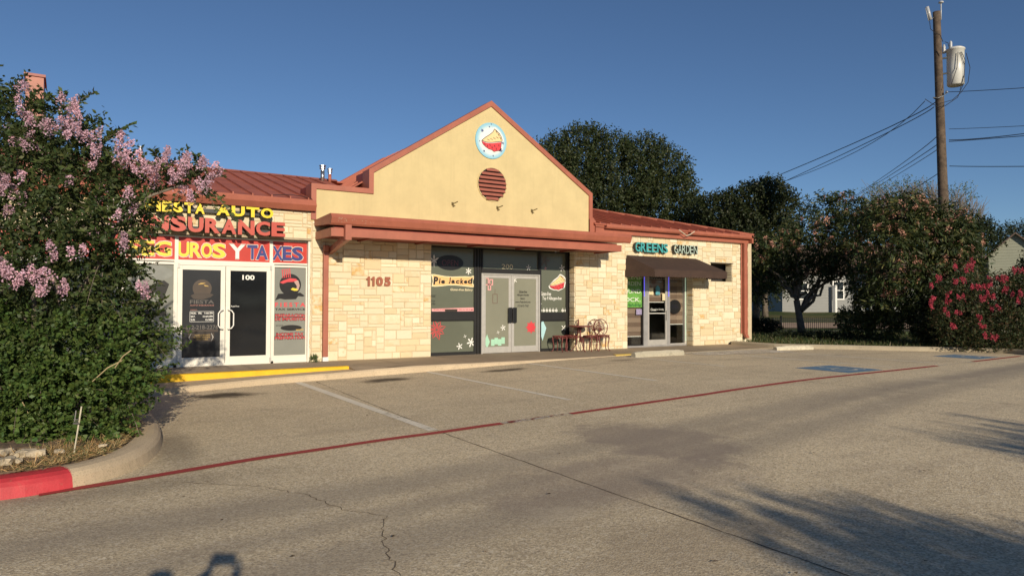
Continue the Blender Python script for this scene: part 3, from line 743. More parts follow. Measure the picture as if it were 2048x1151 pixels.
# -------- metal roofs with standing seams
def seam_roof(corners, seams, name, parent, th=.04):
    m = MB(); n = len(corners); lo = [(x, y, z-th) for x, y, z in corners]
    m.add(list(corners)+lo, [tuple(range(n)), tuple(range(2*n-1, n-1, -1))]+[(i, i+n, (i+1) % n+n, (i+1) % n) for i in range(n)])
    for a, b_ in seams:
        a, b_ = Vector(a), Vector(b_); d = (b_-a).normalized(); s_ = d.cross(Vector((0, 0, 1))).normalized()*.014; u = Vector((0, 0, .045))
        v = [a-s_, a+s_, b_+s_, b_-s_, a-s_+u, a+s_+u, b_+s_+u, b_-s_+u]
        m.add(v, [(4, 5, 6, 7), (0, 4, 7, 3), (1, 2, 6, 5), (0, 1, 5, 4), (3, 7, 6, 2)])
    return m.build(name, M['red_roof'], parent)
pm = .262; Yr = 5.55; zr = 3.88+pm*(Yr+.15)
def rz(y): return 3.88+pm*(y+.15)
seams = [((x, -.14, rz(-.14)), (x, Yr, zr)) for x in np.arange(-9.2, 4.4, .41)]
rl = seam_roof([(-9.3, -.15, 3.88), (2.79, -.15, 3.88), (2.79, .45, rz(.45)), (4.4, .45, rz(.45)), (4.9, Yr, zr), (-9.3, Yr, zr)], [(s if s[0][0] < 2.7 else ((s[0][0], .46, rz(.46)), s[1])) for s in seams], 'roof', B)
m = MB(); m.prismX([(Yr-.16, zr-.03), (Yr, zr+.05), (Yr+.16, zr-.03)], -9.3, 5.2); m.build('ridge_cap', M['red'], rl)
hx = 18.15
def hipx(y): return hx-(y+.15)
rs = [((x, -.14, rz(-.14)), (x, min(Yr, hx-x-.15), rz(min(Yr, hx-x-.15)))) for x in np.arange(11.3, hx-.3, .41)]
rr = seam_roof([(11.1, -.15, 3.88), (hx, -.15, 3.88), (hipx(Yr), Yr, zr), (11.1, Yr, zr)], rs, 'roof', B)
m = MB(); m.tube([(hx, -.15, 3.9), (hipx(Yr), Yr, zr+.02), (11.1, Yr, zr+.02)], .05, 6); m.build('ridge_cap', M['red'], rr)
seam_roof([(hx, -.15, 3.88), (hx, WD+.2, 3.88), (hipx(Yr), Yr, zr)], [], 'roof', B)
seam_roof([(-9.3, Yr, zr), (hipx(Yr), Yr, zr), (hx, WD+.25, 3.88), (-9.3, WD+.25, 3.88)], [], 'roof', B)
# cross gable roof behind the parapet
RYb = 7.6; gz0, gk = 6.72, .635
def cg(x, y): return (x, y, gz0-gk*abs(7.62-x))
sm = []
for y in np.arange(.8, RYb, .41): sm.append((cg(7.55, y), cg(max(3.4, 7.62-(gz0-min(zr, rz(y)))/gk), y)))
seam_roof([cg(7.62, .42), cg(7.62, RYb), cg(3.9, RYb), cg(3.9, .42)], sm, 'roof', B)
seam_roof([cg(7.62, RYb), cg(7.62, .42), cg(11.3, .42), cg(11.3, RYb)], [], 'roof', B)
m = MB(); m.tube([cg(7.62, RYb+.02), cg(3.9, RYb+.02)], .05, 6); m.prismY([(7.62, gz0-.02), (3.9, 4.3), (11.3, 4.3)], RYb-.1, RYb); m.build('gable_end_wall', M['maroon'], B)
# tall red pier further left
m = MB(); xa, za = PY(52, 153, .2); xb, zb = PY(88, 160, .2)
m.prismY([(xa, 3.6), (xa, za), (xb, za), (xb, 3.6)], .1, .9); pr = m.build('parapet_pier', M['red'], B)
m = MB(); m.box(xa-.03, xb+.03, .07, .93, za, za+.05); m.build('pier_cap', M['maroon'], pr)
# -------- canopy
CX0, CX1, CF = 2.86, 11.5, -1.25
m = MB(); m.prismX([(CF+.03, 3.22), (CF-.01, 3.26), (CF-.06, 3.38), (CF+.0, 3.47), (CF+.06, 3.475), (.0, 3.43), (.0, 3.30), (CF+.12, 3.24)], CX0, CX1)
cn = m.build('canopy', M['red'], B)
m = MB(); m.box(CX0+.03, CX1-.28, CF+.07, CF+.13, 2.98, 3.16); m.box(CX0+.03, CX0+.09, CF+.13, 0, 2.98, 3.16); m.box(CX1-.34, CX1-.28, CF+.13, 0, 2.98, 3.16); m.build('canopy_board', M['red'], cn)
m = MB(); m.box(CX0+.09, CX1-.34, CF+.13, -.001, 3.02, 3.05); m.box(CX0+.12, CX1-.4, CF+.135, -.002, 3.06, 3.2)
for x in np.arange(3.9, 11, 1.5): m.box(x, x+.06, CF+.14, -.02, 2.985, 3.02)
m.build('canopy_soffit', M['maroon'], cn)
m = MB(); m.box(3.17, 3.31, CF-.055, CF+.065, 2.90, 3.235); m.prismX([(CF+.065, 3.05), (CF+.065, 2.92), (CF-.04, 2.90), (-.02, 2.66), (-.02, 2.78)], 3.19, 3.29)
m.build('canopy_bracket', M['red'], cn)
m = MB(); rnd = random.Random(3)
for k in range(26):
    x = 2.98+abs(rnd.gauss(0, .35)); z = rnd.uniform(3.27, 3.37)
    if x > 4.2: continue
    y = CF-.01-.05*(z-3.26)/.12-.003; s_ = rnd.uniform(.006, .016); m.add([(x, y, z), (x+s_, y, z+s_*.3), (x+s_*.7, y-.001, z+s_*1.7), (x-s_*.2, y-.001, z+s_)], [(0, 1, 2, 3)])
m.build('bare_paint_chips', M['stop_pale'], cn)['kind'] = 'stuff'
# downspouts
m = MB(); m.box(3.06, 3.18, -.13, -.03, .26, 2.70); m.prismX([(-.03, 2.7), (-.13, 2.7), (-.2, 2.85), (-.06, 2.85)], 3.06, 3.18)
ds = m.build('downspout', M['red'], B, bevel=.012); m = MB(); m.box(3.055, 3.185, -.14, -.028, .16, .259); m.build('downspout_shoe', M['white'], ds)
m = MB(); m.box(17.68, 17.84, -.14, -.03, .50, 3.60); m.box(17.60, 17.66, -.05, -.026, .5, 3.6); m.prismX([(-.03, .5), (-.14, .5), (-.22, .36), (-.12, .34)], 17.69, 17.83); ds = m.build('downspout', M['red'], B, bevel=.012)
# -------- roof vents
for x, z1, r, nm in ((-.35, 5.72, .04, 0), (4.63, 5.74, .062, 1), (4.86, 5.66, .05, 0)):
    y = 5.15; zb_ = rz(y)-.03
    m = MB(); m.tube([(x, y, zb_), (x, y, z1-.16)], r, 10)
    v = m.build('roof_vent', M['galv'] if nm else M['red'], B, smooth=True)
    m = MB(); m.lathe([(r*.9, -.16), (r*.9, -.08), (r*1.5, -.10), (r*1.5, -.06), (r*1.0, -.05), (r*1.0, -.02), (r*1.7, -.02), (r*1.7, .01), (.001, .02)], (x, y, z1), 12); m.build('vent_cap', M['galv'], v)
# small conduit on left roof
m = MB(); m.tube([(1.9, -.1, 3.93), (2.3, -.05, 3.98), (2.75, -.1, 3.93), (2.9, -.05, 3.8)], .008, 5); m.build('roof_cable', M['wire'], B)

# ---------------------------------------------------------------- shop fronts
def frame_rect(m, x0, x1, z0, z1, y0, y1, wl_, wr=None, wt=None, wb=None):
    wr = wl_ if wr is None else wr; wt = wl_ if wt is None else wt; wb = wl_ if wb is None else wb
    m.box(x0, x0+wl_, y0, y1, z0, z1); m.box(x1-wr, x1, y0, y1, z0, z1); m.box(x0+wl_, x1-wr, y0, y1, z1-wt, z1); m.box(x0+wl_, x1-wr, y0, y1, z0, z0+wb)
def window(x0, x1, z0, z1, y, fm, pm_, fw=.05, name='window', label=None, fwb=None):
    m = MB(); frame_rect(m, x0, x1, z0, z1, y-.04, y+.05, fw, wb=fwb)
    o = m.build(name, fm, B); m = MB(); m.box(x0+fw-.002, x1-fw+.002, y, y+.008, z0+(fwb or fw)-.002, z1-fw+.002)
    p = m.build('pane', pm_, o)
    if label: o['label'] = label
    return o, p
def door(x0, x1, z0, z1, y, fm, pm_, st=.095, bot=.16, label=None):
    m = MB(); frame_rect(m, x0, x1, z0, z1, y-.045, y-.0, st, wb=bot, wt=st)
    o = m.build('door', fm, B, bevel=.004); m = MB(); m.box(x0+st-.002, x1-st+.002, y-.028, y-.02, z0+bot-.002, z1-st+.002)
    p = m.build('pane', pm_, o)
    if label: o['label'] = label
    return o, p
Y1 = .15
# unit 100 : transoms, side lights, doors
tr = []
for a, b_ in ((-3.1, -2.0), (-2.0, -1.0), (-1.0, -.02), (-.02, 1.93), (1.93, 2.79)):
    tr.append(window(a, b_, 2.39, 2.945, Y1, M['white_frame'], M['panel_red'], .035, 'transom_window'))
m = MB(); sx0 = -1.95
for ch, a, b_ in (('S', -.78, -.62), ('E', -.60, -.34),): pass
CH = [('S', -.93, -.68), ('E', -.66, -.45), ('G', -.42, -.13), ('U', .02, .22), ('R', .25, .46), ('O', .48, .67), ('S', .70, .95)]
def outlined(chars, z0, z1, face, y, line=None):
    mo, ml, mf = MB(), MB(), MB()
    for ch, a, b_ in chars:
        lettering(mo, ch, a, b_, z0, z1, y-.004, .003, .035, pad=.028); lettering(ml, ch, a, b_, z0, z1, y-.007, .002, .03, pad=.018); lettering(mf, ch, a, b_, z0, z1, y-.010, .002, .03, pad=.009)
    return mo, ml, mf
for grp, fm_, par in ((CH[:3], 'vinyl_yellow', tr[2][1]), (CH[3:], 'vinyl_yellow', tr[3][1]), ([('Y', 1.05, 1.36)], 'white', tr[3][1]), ([('T', 1.43, 1.62), ('A', 1.62, 1.85)], 'vinyl_blue', tr[3][1]), ([('X', 1.97, 2.18), ('E', 2.20, 2.38), ('S', 2.41, 2.64)], 'vinyl_blue', tr[4][1])):
    mo, ml, mf = outlined(grp, 2.50, 2.79, fm_, Y1); mo.build('letter_outline', M['white'], par); ml.build('letter_line', M['gold'] if fm_ == 'vinyl_yellow' else M['grey_print'], par); mf.build('lettering', M[fm_], par)
sl = window(-1.0, -.02, .2, 2.37, Y1, M['white_frame'], M['glass_pale'], .05, 'window', None, .12)
window(-2.0, -1.0, .2, 2.37, Y1, M['white_frame'], M['glass_pale'], .05, 'window', None, .12); window(-3.1, -2.0, .2, 2.37, Y1, M['white_frame'], M['glass_dark'], .05, 'window', None, .12)
m = MB(); m.prismY(disc_pts(-.45, 2.13, .37, .16, 36), Y1-.003, Y1); m.build('oval_decal', plain('pale_grey_print', (.20, .21, .19), .4), sl[1])
m = MB(); m.prismY([(-.72, 1.42), (-.78, 1.75), (-.25, 1.98), (-.15, 1.9), (-.3, 1.45), (-.38, 1.42), (-.33, 1.62), (-.42, 1.72), (-.55, 1.62), (-.6, 1.42)], Y1-.004, Y1); m.prismY([(-.75, 1.2), (-.75, 1.33), (-.2, 1.37), (-.2, 1.24)], Y1-.004, Y1); m.build('black_decal', M['mascot_disc'], sl[1])
m = MB(); m.box(-.06, -.0, Y1-.06, Y1+.05, .15, 2.39); m.box(1.93, 1.99, Y1-.06, Y1+.05, .15, 2.39); m.box(.0, 1.93, Y1-.055, Y1+.04, 2.315, 2.39); m.box(-.0, 1.93, Y1-.05, Y1+.06, .15, .17)
m.build('door_frame', M['white_frame'], B)
m = MB(); m.box(2.74, 2.795, Y1-.13, Y1+.05, .15, 2.95); m.box(-3.1, 2.8, Y1-.06, Y1+.1, .15, .2); m.build('frame_sill', M['white_frame'], B)
d1 = door(.005, .955, .18, 2.31, Y1-.01, M['white_frame'], M['glass_grey'], label='left white glass door with opening hours lettering and number plate stickers')
d2 = door(.965, 1.925, .18, 2.31, Y1-.01, M['white_frame'], M['glass_dark'], label='right white glass door with the number 100')
for d_, x in ((d1, .905), (d2, 1.015)):
    s_ = -1 if d_ is d1 else 1
    m = MB(); m.tube([(x, Y1-.06, 1.36), (x, Y1-.12, 1.36), (x+s_*.06, Y1-.15, 1.34), (x+s_*.10, Y1-.15, 1.28), (x+s_*.10, Y1-.15, 1.02), (x+s_*.06, Y1-.15, .96), (x, Y1-.12, .94), (x, Y1-.06, .94)], .014, 8); m.build('handle', M['white'], d_[0], smooth=True)
for d_, x in ((d1, .0), (d2, 1.9)):
    for z in (2.25, .18): m = MB(); m.box(x+.0, x+.045, Y1-.075, Y1-.055, z, z+.10); m.build('hinge', M['alu'], d_[0])
yd = Y1-.03-.01
m = MB(); lettering(m, '100', 1.31, 1.57, 2.02, 2.13, yd, .002, .03); m.build('door_number', M['white'], d2[1])
m = MB(); lettering(m, 'Push/Tire', 1.08, 1.25, 1.42, 1.45, yd, .002, .01); m.build('push_lettering', M['white'], d2[1])
# left door stickers
m = MB(); m.prismY(disc_pts(.49, 1.82, .19, .19, 32), yd-.002, yd); disc = m.build('round_emblem', plain('bronze_print', (.07, .05, .035), .35), d1[1])
m = MB(); m.prismY([(.26, 1.66), (.36, 1.72), (.62, 1.72), (.72, 1.69), (.66, 1.63), (.5, 1.58), (.32, 1.59)], yd-.005, yd-.003); m.build('emblem_ribbon', M['rail_dark'], d1[1])
m = MB(); m.prismY([(.40, 1.9), (.46, 1.94), (.56, 1.94), (.5, 1.91)], yd-.005, yd-.003); m.prismY([(.52, 1.90), (.6, 1.88), (.62, 1.86), (.54, 1.865)], yd-.006, yd-.003); m.build('emblem_highlight', M['gold'], d1[1])
m = MB(); lettering(m, 'FIESTA', .25, .73, 1.49, 1.57, yd, .002, .02); m.build('lettering', M['grey_print'], d1[1])
m = MB(); lettering(m, 'AUTO INSURANCE', .25, .73, 1.44, 1.47, yd, .002, .02); lettering(m, 'HORARIO:', .26, .40, 1.345, 1.37, yd, .002, .01); m.build('lettering', plain('rose_print', (.35, .15, .12), .5), d1[1])
m = MB()
for a, b_, c_, d_ in ((.25, .73, 1.32, 1.326), (.25, .73, 1.10, 1.106), (.25, .256, 1.10, 1.326), (.724, .73, 1.10, 1.326)): m.box(a, b_, yd-.001, yd+.001, c_, d_)
for (s_, a, b_, z) in (('MON.', .27, .38, 1.265), ('FRI.', .42, .49, 1.265), ('9 AM-7PM', .54, .71, 1.265), ('SAT.', .27, .36, 1.195), ('10 AM-4PM', .51, .71, 1.195), ('SUN.', .27, .36, 1.125), ('CLOSED', .56, .71, 1.125)): lettering(m, s_, a, b_, z, z+.042, yd, .002, .02)
m.build('opening_hours', M['white'], d1[1])
m = MB(); m.box(.17, .82, yd-.001, yd+.001, .88, .93); m.box(.22, .74, yd-.001, yd+.001, .68, .86); m.build('dark_sticker', M['rail_dark'], d1[1])
m = MB(); lettering(m, '512-218-2276', .17, .82, .94, 1.03, yd, .002, .02); m.build('phone_number', M['grey_print'], d1[1])
for s_, a, b_, z in (('TAXES & SEGUROS', .35, .66, .80), ('SE HABLA ESPANOL', .33, .66, .755), ('NOTARY PUBLIC', .38, .62, .71)): m = MB(); lettering(m, s_, a, b_, z, z+.028, yd-.003, .002, .01); m.build('lettering', M['gold'], d1[1])
m = MB(); m.prismY([(.235, .77), (.275, .85), (.28, .85), (.245, .77), (.28, .69), (.275, .69)], yd-.004, yd-.001); m.prismY([(.725, .77), (.685, .85), (.68, .85), (.715, .77), (.68, .69), (.685, .69)], yd-.004, yd-.001); m.build('sticker_border', M['white'], d1[1])
# right side light
sr = window(1.96, 2.76, .2, 2.37, Y1, M['white_frame'], M['glass_pale'], .045, 'window', 'pale frosted side window with red and black tax service lettering', .12)
P_ = sr[1]; y = Y1-.001
m = MB(); m.prismY(disc_pts(2.37, 1.93, .245, .25, 40), y-.002, y); m.prismY([(2.03, 1.57), (2.10, 1.72), (2.6, 1.75), (2.70, 1.68), (2.66, 1.66), (2.55, 1.67), (2.5, 1.6), (2.25, 1.59), (2.14, 1.61)], y-.003, y); m.build('round_emblem', M['mascot_disc'], P_)
m = MB(); m.prismY([(2.42, 2.08), (2.55, 2.03), (2.585, 1.92), (2.56, 1.82), (2.5, 1.78), (2.52, 1.9), (2.47, 1.97)], y-.004, y-.0025); m.build('emblem_wedge', plain('pink_grey_print', (.45, .3, .26), .5), P_)
m = MB(); m.prismY([(2.13, 1.98), (2.22, 2.03), (2.36, 2.08), (2.5, 2.07), (2.53, 2.03), (2.44, 2.0), (2.3, 1.99), (2.2, 1.95)], y-.005, y-.003)
for k in range(5): a = 2.17+k*.042; m.prismY([(a, 2.28+k*.006), (a+.022, 2.28+k*.006), (a+.035+.006, 2.08+k*.004), (a+.022, 2.08+k*.004)], y-.0045, y-.0025)
m.build('red_ribbon', M['cherry'], P_)
m = MB(); m.prismY([(2.42, 1.86), (2.52, 1.84), (2.55, 1.80), (2.46, 1.79), (2.38, 1.82)], y-.006, y-.004); m.build('emblem_accent', M['vinyl_yellow'], P_)
m = MB(); lettering(m, 'F I E S T A', 2.03, 2.72, 1.42, 1.52, y, .002, .035); m.build('lettering', M['cherry'], P_)
m = MB(); lettering(m, 'TAX SERVICE', 2.03, 2.72, 1.34, 1.39, y, .002, .03)
m.prismY(disc_pts(2.40, .94, .24, .065, 30), y-.002, y); lettering(m, 'ADVANCE', 2.05, 2.22, .98, 1.01, y, .002, .02)
for s_, a, b_, z in (('PREPARACION', 2.04, 2.72, 1.19), ('DE IMPUESTOS', 2.04, 2.72, 1.11), ('INCOME TAX', 2.07, 2.68, .76), ('PREPARATION', 2.04, 2.72, .68)): lettering(m, s_, a, b_, z, z+.065, y, .002, .05, pad=.012)
m.build('black_lettering', M['mascot_disc'], P_)
for s_, a, b_, z in (('PREPARACION', 2.04, 2.72, 1.19), ('DE IMPUESTOS', 2.04, 2.72, 1.11), ('INCOME TAX', 2.07, 2.68, .76), ('PREPARATION', 2.04, 2.72, .68)): m = MB(); lettering(m, s_, a, b_, z, z+.065, y-.003, .002, .012); m.build('red_lettering', M['cherry'], P_)
m = MB(); m.prismY([(2.5, .90), (2.68, .91), (2.68, .885), (2.52, .875)], y-.004, y-.002); m.build('emblem_accent', M['gold'], P_)

# channel letter signs of unit 100
def channel_sign(name, loc, label, chars, z0, z1, face, y0=-.30, y1=-.12, off=.042):
    t = thing(name, loc, label, 'shop sign')
    for ch, a, b_ in chars:
        m = MB(); lettering(m, ch, a, b_, z0, z1, y0, y1-y0, off, face=0, side=1); m.build('letter', [M[face], M['dark_return']], t)
    m = MB(); m.box(chars[0][1], chars[-1][2], -.125, -.03, z0+.06, z0+.14); m.build('raceway', M['dark_return'], t)
    return t
def spread(word, x0, x1, wts=None, gap=.2):
    wd = [(.42 if c == 'I' else 1.15 if c in 'MWN' else 1) for c in word]; tot = sum(wd)+gap*(len(word)-1); u = (x1-x0)/tot; out = []; x = x0
    for c, w_ in zip(word, wd): out.append((c, x, x+w_*u)); x += (w_+gap)*u
    return out
t = channel_sign('channel_letter_sign', (.6, 0, 3.4), 'yellow raised letters FIESTA AUTO on the stone above the left doors', spread('FIESTA', -.66, .46, gap=.12)+spread('AUTO', .69, 1.87, gap=.12), 3.375, 3.595, 'yellow_letter')
channel_sign('channel_letter_sign', (.6, 0, 3.0), 'red raised letters INSURANCE below the yellow sign letters', spread('INSURANCE', -.72, 2.13, gap=.10), 2.985, 3.30, 'red_letter')
cb = thing('round_cabinet_sign', (-1.15, 0, 3.35), 'white round cabinet sign with red rim left of the yellow sign letters', 'shop sign')
m = MB(); m.prismY(disc_pts(-1.15, 3.38, .29, .27, 36), -.2, -.03); m.build('cabinet', M['panel_red'], cb)
m = MB(); m.prismY(disc_pts(-1.15, 3.36, .25, .22, 36), -.212, -.2); m.build('sign_face', M['white'], cb)
m = MB(); m.prismY([(-1.36, 3.28), (-1.3, 3.38), (-1.0, 3.38), (-.94, 3.28), (-1.15, 3.31)], -.22, -.212); m.build('ribbon', M['rail_dark'], cb)

# ---------------------------------------------------------------- unit 200
Y2 = .30
def pane_win(x0, x1, z0, z1, lab=None): return window(x0, x1, z0, z1, Y2, M['black_frame'], M['glass_sage'], .03, 'window', lab)
wu = pane_win(5.87, 7.31, 1.27, 3.0); wb_ = pane_win(5.87, 7.31, .2, 1.08); wt_ = pane_win(7.52, 9.40, 2.43, 3.0)
wr_ = pane_win(9.44, 10.385, 1.23, 3.0); wq = pane_win(9.44, 10.385, .2, 1.04)
m = MB(); m.box(7.31, 7.5, Y2-.03, Y2+.04, .15, 3.02); m.box(7.36, 7.40, Y2-.06, Y2-.03, .15, 3.02); m.box(7.45, 7.48, Y2-.06, Y2-.03, .15, 3.02); m.box(5.87, 7.31, Y2-.06, Y2+.04, 1.08, 1.27); m.box(9.42, 10.385, Y2-.06, Y2+.04, 1.04, 1.23)
m.box(7.5, 9.42, Y2-.06, Y2+.04, 2.335, 2.43); m.box(10.43, 10.465, Y2-.07, Y2+.04, .15, 3.02); m.box(9.40, 9.44, Y2-.05, Y2+.04, 2.43, 3.02); m.box(5.87, 7.31, Y2-.06, Y2+.04, .15, .2); m.box(9.44, 10.385, Y2-.06, Y2+.04, .15, .2); m.box(10.385, 10.43, Y2-.02, Y2+.04, .15, 3.02)
m.build('shopfront_mullions', M['black_frame'], B)
m = MB(); m.box(7.5, 7.545, Y2-.05, Y2+.02, .15, 2.335); m.box(9.375, 9.42, Y2-.05, Y2+.02, .15, 2.335); m.box(7.545, 9.375, Y2-.05, Y2+.02, 2.30, 2.335); m.build('door_frame', M['alu'], B)
d3 = door(7.55, 8.455, .16, 2.29, Y2, M['alu'], M['glass_sage_door'], .085, .17, label='left aluminium door with pink square and mint diamond decals')
d4 = door(8.465, 9.37, .16, 2.29, Y2, M['alu'], M['glass_sage_door'], .085, .17, label='right aluminium door with a red starburst decal')
for d_, x0_, x1_ in ((d3, 8.33, 8.448), (d4, 8.472, 8.60)):
    m = MB(); m.box(x0_, x1_, Y2-.11, Y2-.09, .98, 1.40); m.box(x0_+.03, x0_+.05, Y2-.09, Y2-.04, 1.0, 1.04); m.box(x0_+.03, x0_+.05, Y2-.09, Y2-.04, 1.33, 1.37); m.build('handle', M['black'], d_[0], bevel=.006)
y = Y2-.002
m = MB(); lettering(m, '200', 8.17, 8.53, 2.47, 2.60, y, .003, .0); m.build('door_number', M['cream'], wt_[1])
def stars(win, lst, mat='white', nm='star_decal', yy=None):
    for (u, v, r, arms, rot) in lst:
        m = MB(); x, z = PY(u, v, Y2); star(m, x, z, r, (yy or y)-.002, arms, .16, 0, rot); m.build(nm, M[mat], win[1])
stars(wu, [(868, 521, .16, 6, 1.57), (937, 542, .10, 6, .5)]); stars(wt_, [(1057, 535, .09, 5, .3)]); stars(wr_, [(1124, 536, .11, 5, .5), (1081, 608, .05, 4, .4)])
stars(wr_, [(1089, 520, .2, 6, 1.0)], 'grey_print'); stars(wr_, [(1091, 536, .06, 4, .3)], 'pink')
stars(wb_, [(930, 672, .05, 4, .4), (942, 684, .14, 6, .2), (919, 692, .10, 5, .6)]); stars(wq, [(1127, 655, .10, 4, .8)])
yd3 = Y2-.031
stars(d3, [(1005, 655, .09, 5, .5), (995, 664, .05, 4, .3)], yy=yd3); stars(d4, [(1028, 560, .09, 5, .7)], yy=yd3)
m = MB(); x, z = PY(1061, 654, Y2); star(m, x, z, .19, yd3-.002, 16, .13, 0, 0, [1, .8]); m.prismY(disc_pts(x, z, .10, .10, 16), yd3-.004, yd3); m.build('starburst_decal', M['cherry'], d4[1])
m = MB(); x, z = PY(873, 659, Y2)
for k in range(8):
    a = k*math.pi/4+.3; c_, s_ = math.cos(a), math.sin(a); L = .28 if k % 2 == 0 else .25
    def q(r, w_): return (x+c_*r-s_*w_, z+s_*r+c_*w_)
    for sg in (1, -1): m.prismY([q(.02, 0), q(L*.6, sg*.055), q(L, 0), q(L*.98, 0), q(L*.6, sg*.03), q(.06, 0)][::sg], y-.004-k*.0002, y)
m.build('flower_decal', M['cherry'], wb_[1])
m = MB(); m.prismY([(6.42, 1.275), (6.42, 1.36), (6.78, 1.36), (6.78, 1.275)], y-.01, y); m.build('mail_slot', M['rail_dark'], wu[0])
# oval neon sign behind the glass edge, dark
xo, zo = PY(900, 525, Y2)
m = MB(); m.prismY(disc_pts(xo, zo, .40, .20, 36), y-.004, y); ov = m.build('oval_sign', M['black'], wu[1])
m = MB(); lettering(m, 'OPEN', xo-.24, xo+.24, zo-.08, zo+.07, y-.007, .002, -.01); m.build('oval_sign_lettering', plain('unlit_neon_tube', (.16, .035, .04), .3), wu[1])
# pie shop banner
def pix(pts, yy=Y2): return [PY(u, v, yy) for u, v in pts]
def zoomA(pts): return [(860+a/11.51, 540+b/11.51) for a, b in pts]
ban = [(15, 92), (100, 92), (200, 110), (330, 135), (500, 148), (700, 142), (830, 140), (930, 148), (985, 128), (1020, 130), (1022, 165), (985, 235), (980, 300), (1055, 385), (960, 392), (820, 375), (600, 350), (420, 350), (260, 370), (120, 380), (35, 375), (62, 260), (50, 170)]
bi = [(60, 112), (100, 110), (200, 128), (330, 153), (500, 166), (700, 160), (830, 158), (935, 166), (985, 150), (995, 170), (955, 240), (950, 310), (1005, 370), (960, 372), (820, 355), (600, 330), (420, 330), (260, 350), (120, 360), (60, 355), (88, 260), (76, 170)]
m = MB(); m.prismY(pix(zoomA(ban)), y-.003, y); m.build('banner_decal', M['cream'], wu[1])
m = MB(); m.prismY(pix(zoomA(bi)), y-.005, y-.0035); m.build('banner_inner', M['peach'], wu[1])
m = MB()
def word(s, u0, v0, u1, v1, yy, off=0, shear=0, thick=.002):
    (xa_, za_), (xb_, zb2) = PY(u0, v0, yy), PY(u1, v1, yy); lettering(m, s, xa_, xb_, min(za_, zb2), max(za_, zb2), yy, thick, off, shear)
def zA(a, b_): return (860+a/11.51, 540+b_/11.51)
yy = y-.007
for s_, a0, b0, a1, b1, off in (('P', 75, 150, 190, 330, .05), ('i', 205, 185, 245, 310, .03), ('e', 255, 230, 345, 310, .05), ('J', 430, 165, 480, 310, .05), ('a', 490, 225, 575, 305, .05), ('c', 595, 230, 680, 308, .04), ('k', 695, 190, 775, 315, .04), ('e', 780, 235, 860, 308, .05), ('d', 870, 180, 985, 312, .04)):
    p0, p1 = zA(a0, b0), zA(a1, b1); word(s_, p0[0], p1[1], p1[0], p0[1], yy, off, .1)
m.build('banner_lettering', M['black'], wu[1])
m = MB(); p0, p1 = zA(470, 485), zA(985, 425); word('Gluten-free Bakery', p0[0], p0[1], p1[0], p1[1], y-.003, .01, .2); m.build('lettering', M['cream'], wu[1])
m = MB()
for s_, v in (('Monday', 590), ('by', 599), ('order', 604)): word(s_, 862, v+5, 871, v, y-.003, 0)
m.box(*[PY(862, 590, Y2)[0], PY(872, 590, Y2)[0], y-.003, y, PY(862, 589.5, Y2)[1]-.006, PY(862, 589.5, Y2)[1]]); m.build('small_lettering', M['black'], wu[1])
m = MB(); m.prismY(pix([(863, 617), (947, 614.5), (947.5, 622), (864, 622.5)]), y-.003, y); m.build('strip_decal', M['pink'], wu[1])
m = MB(); word(': the taste of tradition without the gluten, dairy, soy, nuts, or eggs', 866, 620.6, 946, 617, y-.006, .01); m.build('strip_lettering', M['dkred'], wu[1])
# right window: pie slice and lettering
def slice_decal(par, U, yy, ms=('white', 'crust', 'cherry', 'black'), W_=1):
    """U maps 0..1 slice coordinates to (x,z)"""
    outl = [(0, .42), (.05, .30), (.18, .22), (.33, .15), (.50, .12), (.60, .07), (.72, .10), (.86, .14), (.98, .22), (1.0, .42), (1.03, .60), (.98, .72), (.88, .85), (.72, .96), (.66, 1.0), (.58, .98), (.5, .86), (.3, .74), (.12, .56)]
    m = MB(); c = (.52, .5); m.prismY([U(c[0]+(a-c[0])*1.07, c[1]+(b_-c[1])*1.07) for a, b_ in outl], yy-.003, yy); m.build('slice_outline', M[ms[0]], par)
    top = [(.02, .46), (.2, .60), (.4, .72), (.55, .84), (.62, .96), (.7, .92), (.85, .82), (.95, .7), (1.0, .58), (.97, .53), (.8, .5), (.5, .44), (.25, .42)]
    m = MB(); m.prismY([U(*q) for q in top], yy-.005, yy-.0035); m.build('slice_crust', M[ms[1]], par)
    bot = [(.02, .44), (.08, .33), (.2, .25), (.34, .18), (.5, .16), (.6, .1), (.72, .14), (.86, .17), (.93, .24), (.96, .5), (.8, .47), (.5, .41), (.25, .39)]
    m = MB(); m.prismY([U(*q) for q in bot], yy-.005, yy-.0035); m.build('slice_filling', M[ms[2]], par)
    m = MB()
    def line(pts, w_=.012):
        for a, b_ in zip(pts[:-1], pts[1:]):
            dx, dy = b_[0]-a[0], b_[1]-a[1]; l = math.hypot(dx, dy) or 1; nx, ny_ = -dy/l*w_, dx/l*w_
            m.prismY([U(a[0]-nx, a[1]-ny_), U(b_[0]-nx, b_[1]-ny_), U(b_[0]+nx, b_[1]+ny_), U(a[0]+nx, a[1]+ny_)], yy-.007, yy-.0055)
    line(top+[top[0]], .011); line([(.02, .44), (.08, .33), (.2, .25), (.34, .18), (.5, .16), (.6, .1), (.72, .14), (.86, .17), (.93, .24), (.96, .5)], .009)
    line([(.93, .26), (.9, .18), (.84, .16)], .02)
    for a, b_ in ((.68, .9), (.78, .8), (.87, .68)): line([(a, b_), (a+.05, b_-.04), (a+.07, b_-.09)], .014)
    for i in range(4):
        for j in range(3): a = .28+i*.14+j*.04; b_ = .55+i*.045-j*.05+.04*j; line([(a, b_), (a+.04, b_-.045)], .006)
    for a, b_ in ((.18, .34), (.3, .28), (.42, .33), (.52, .25), (.64, .32), (.72, .22), (.84, .36)): line([(a, b_+.04), (a-.02, b_), (a+.015, b_-.03)], .011)
    m.build('slice_lines', M[ms[3]], par)
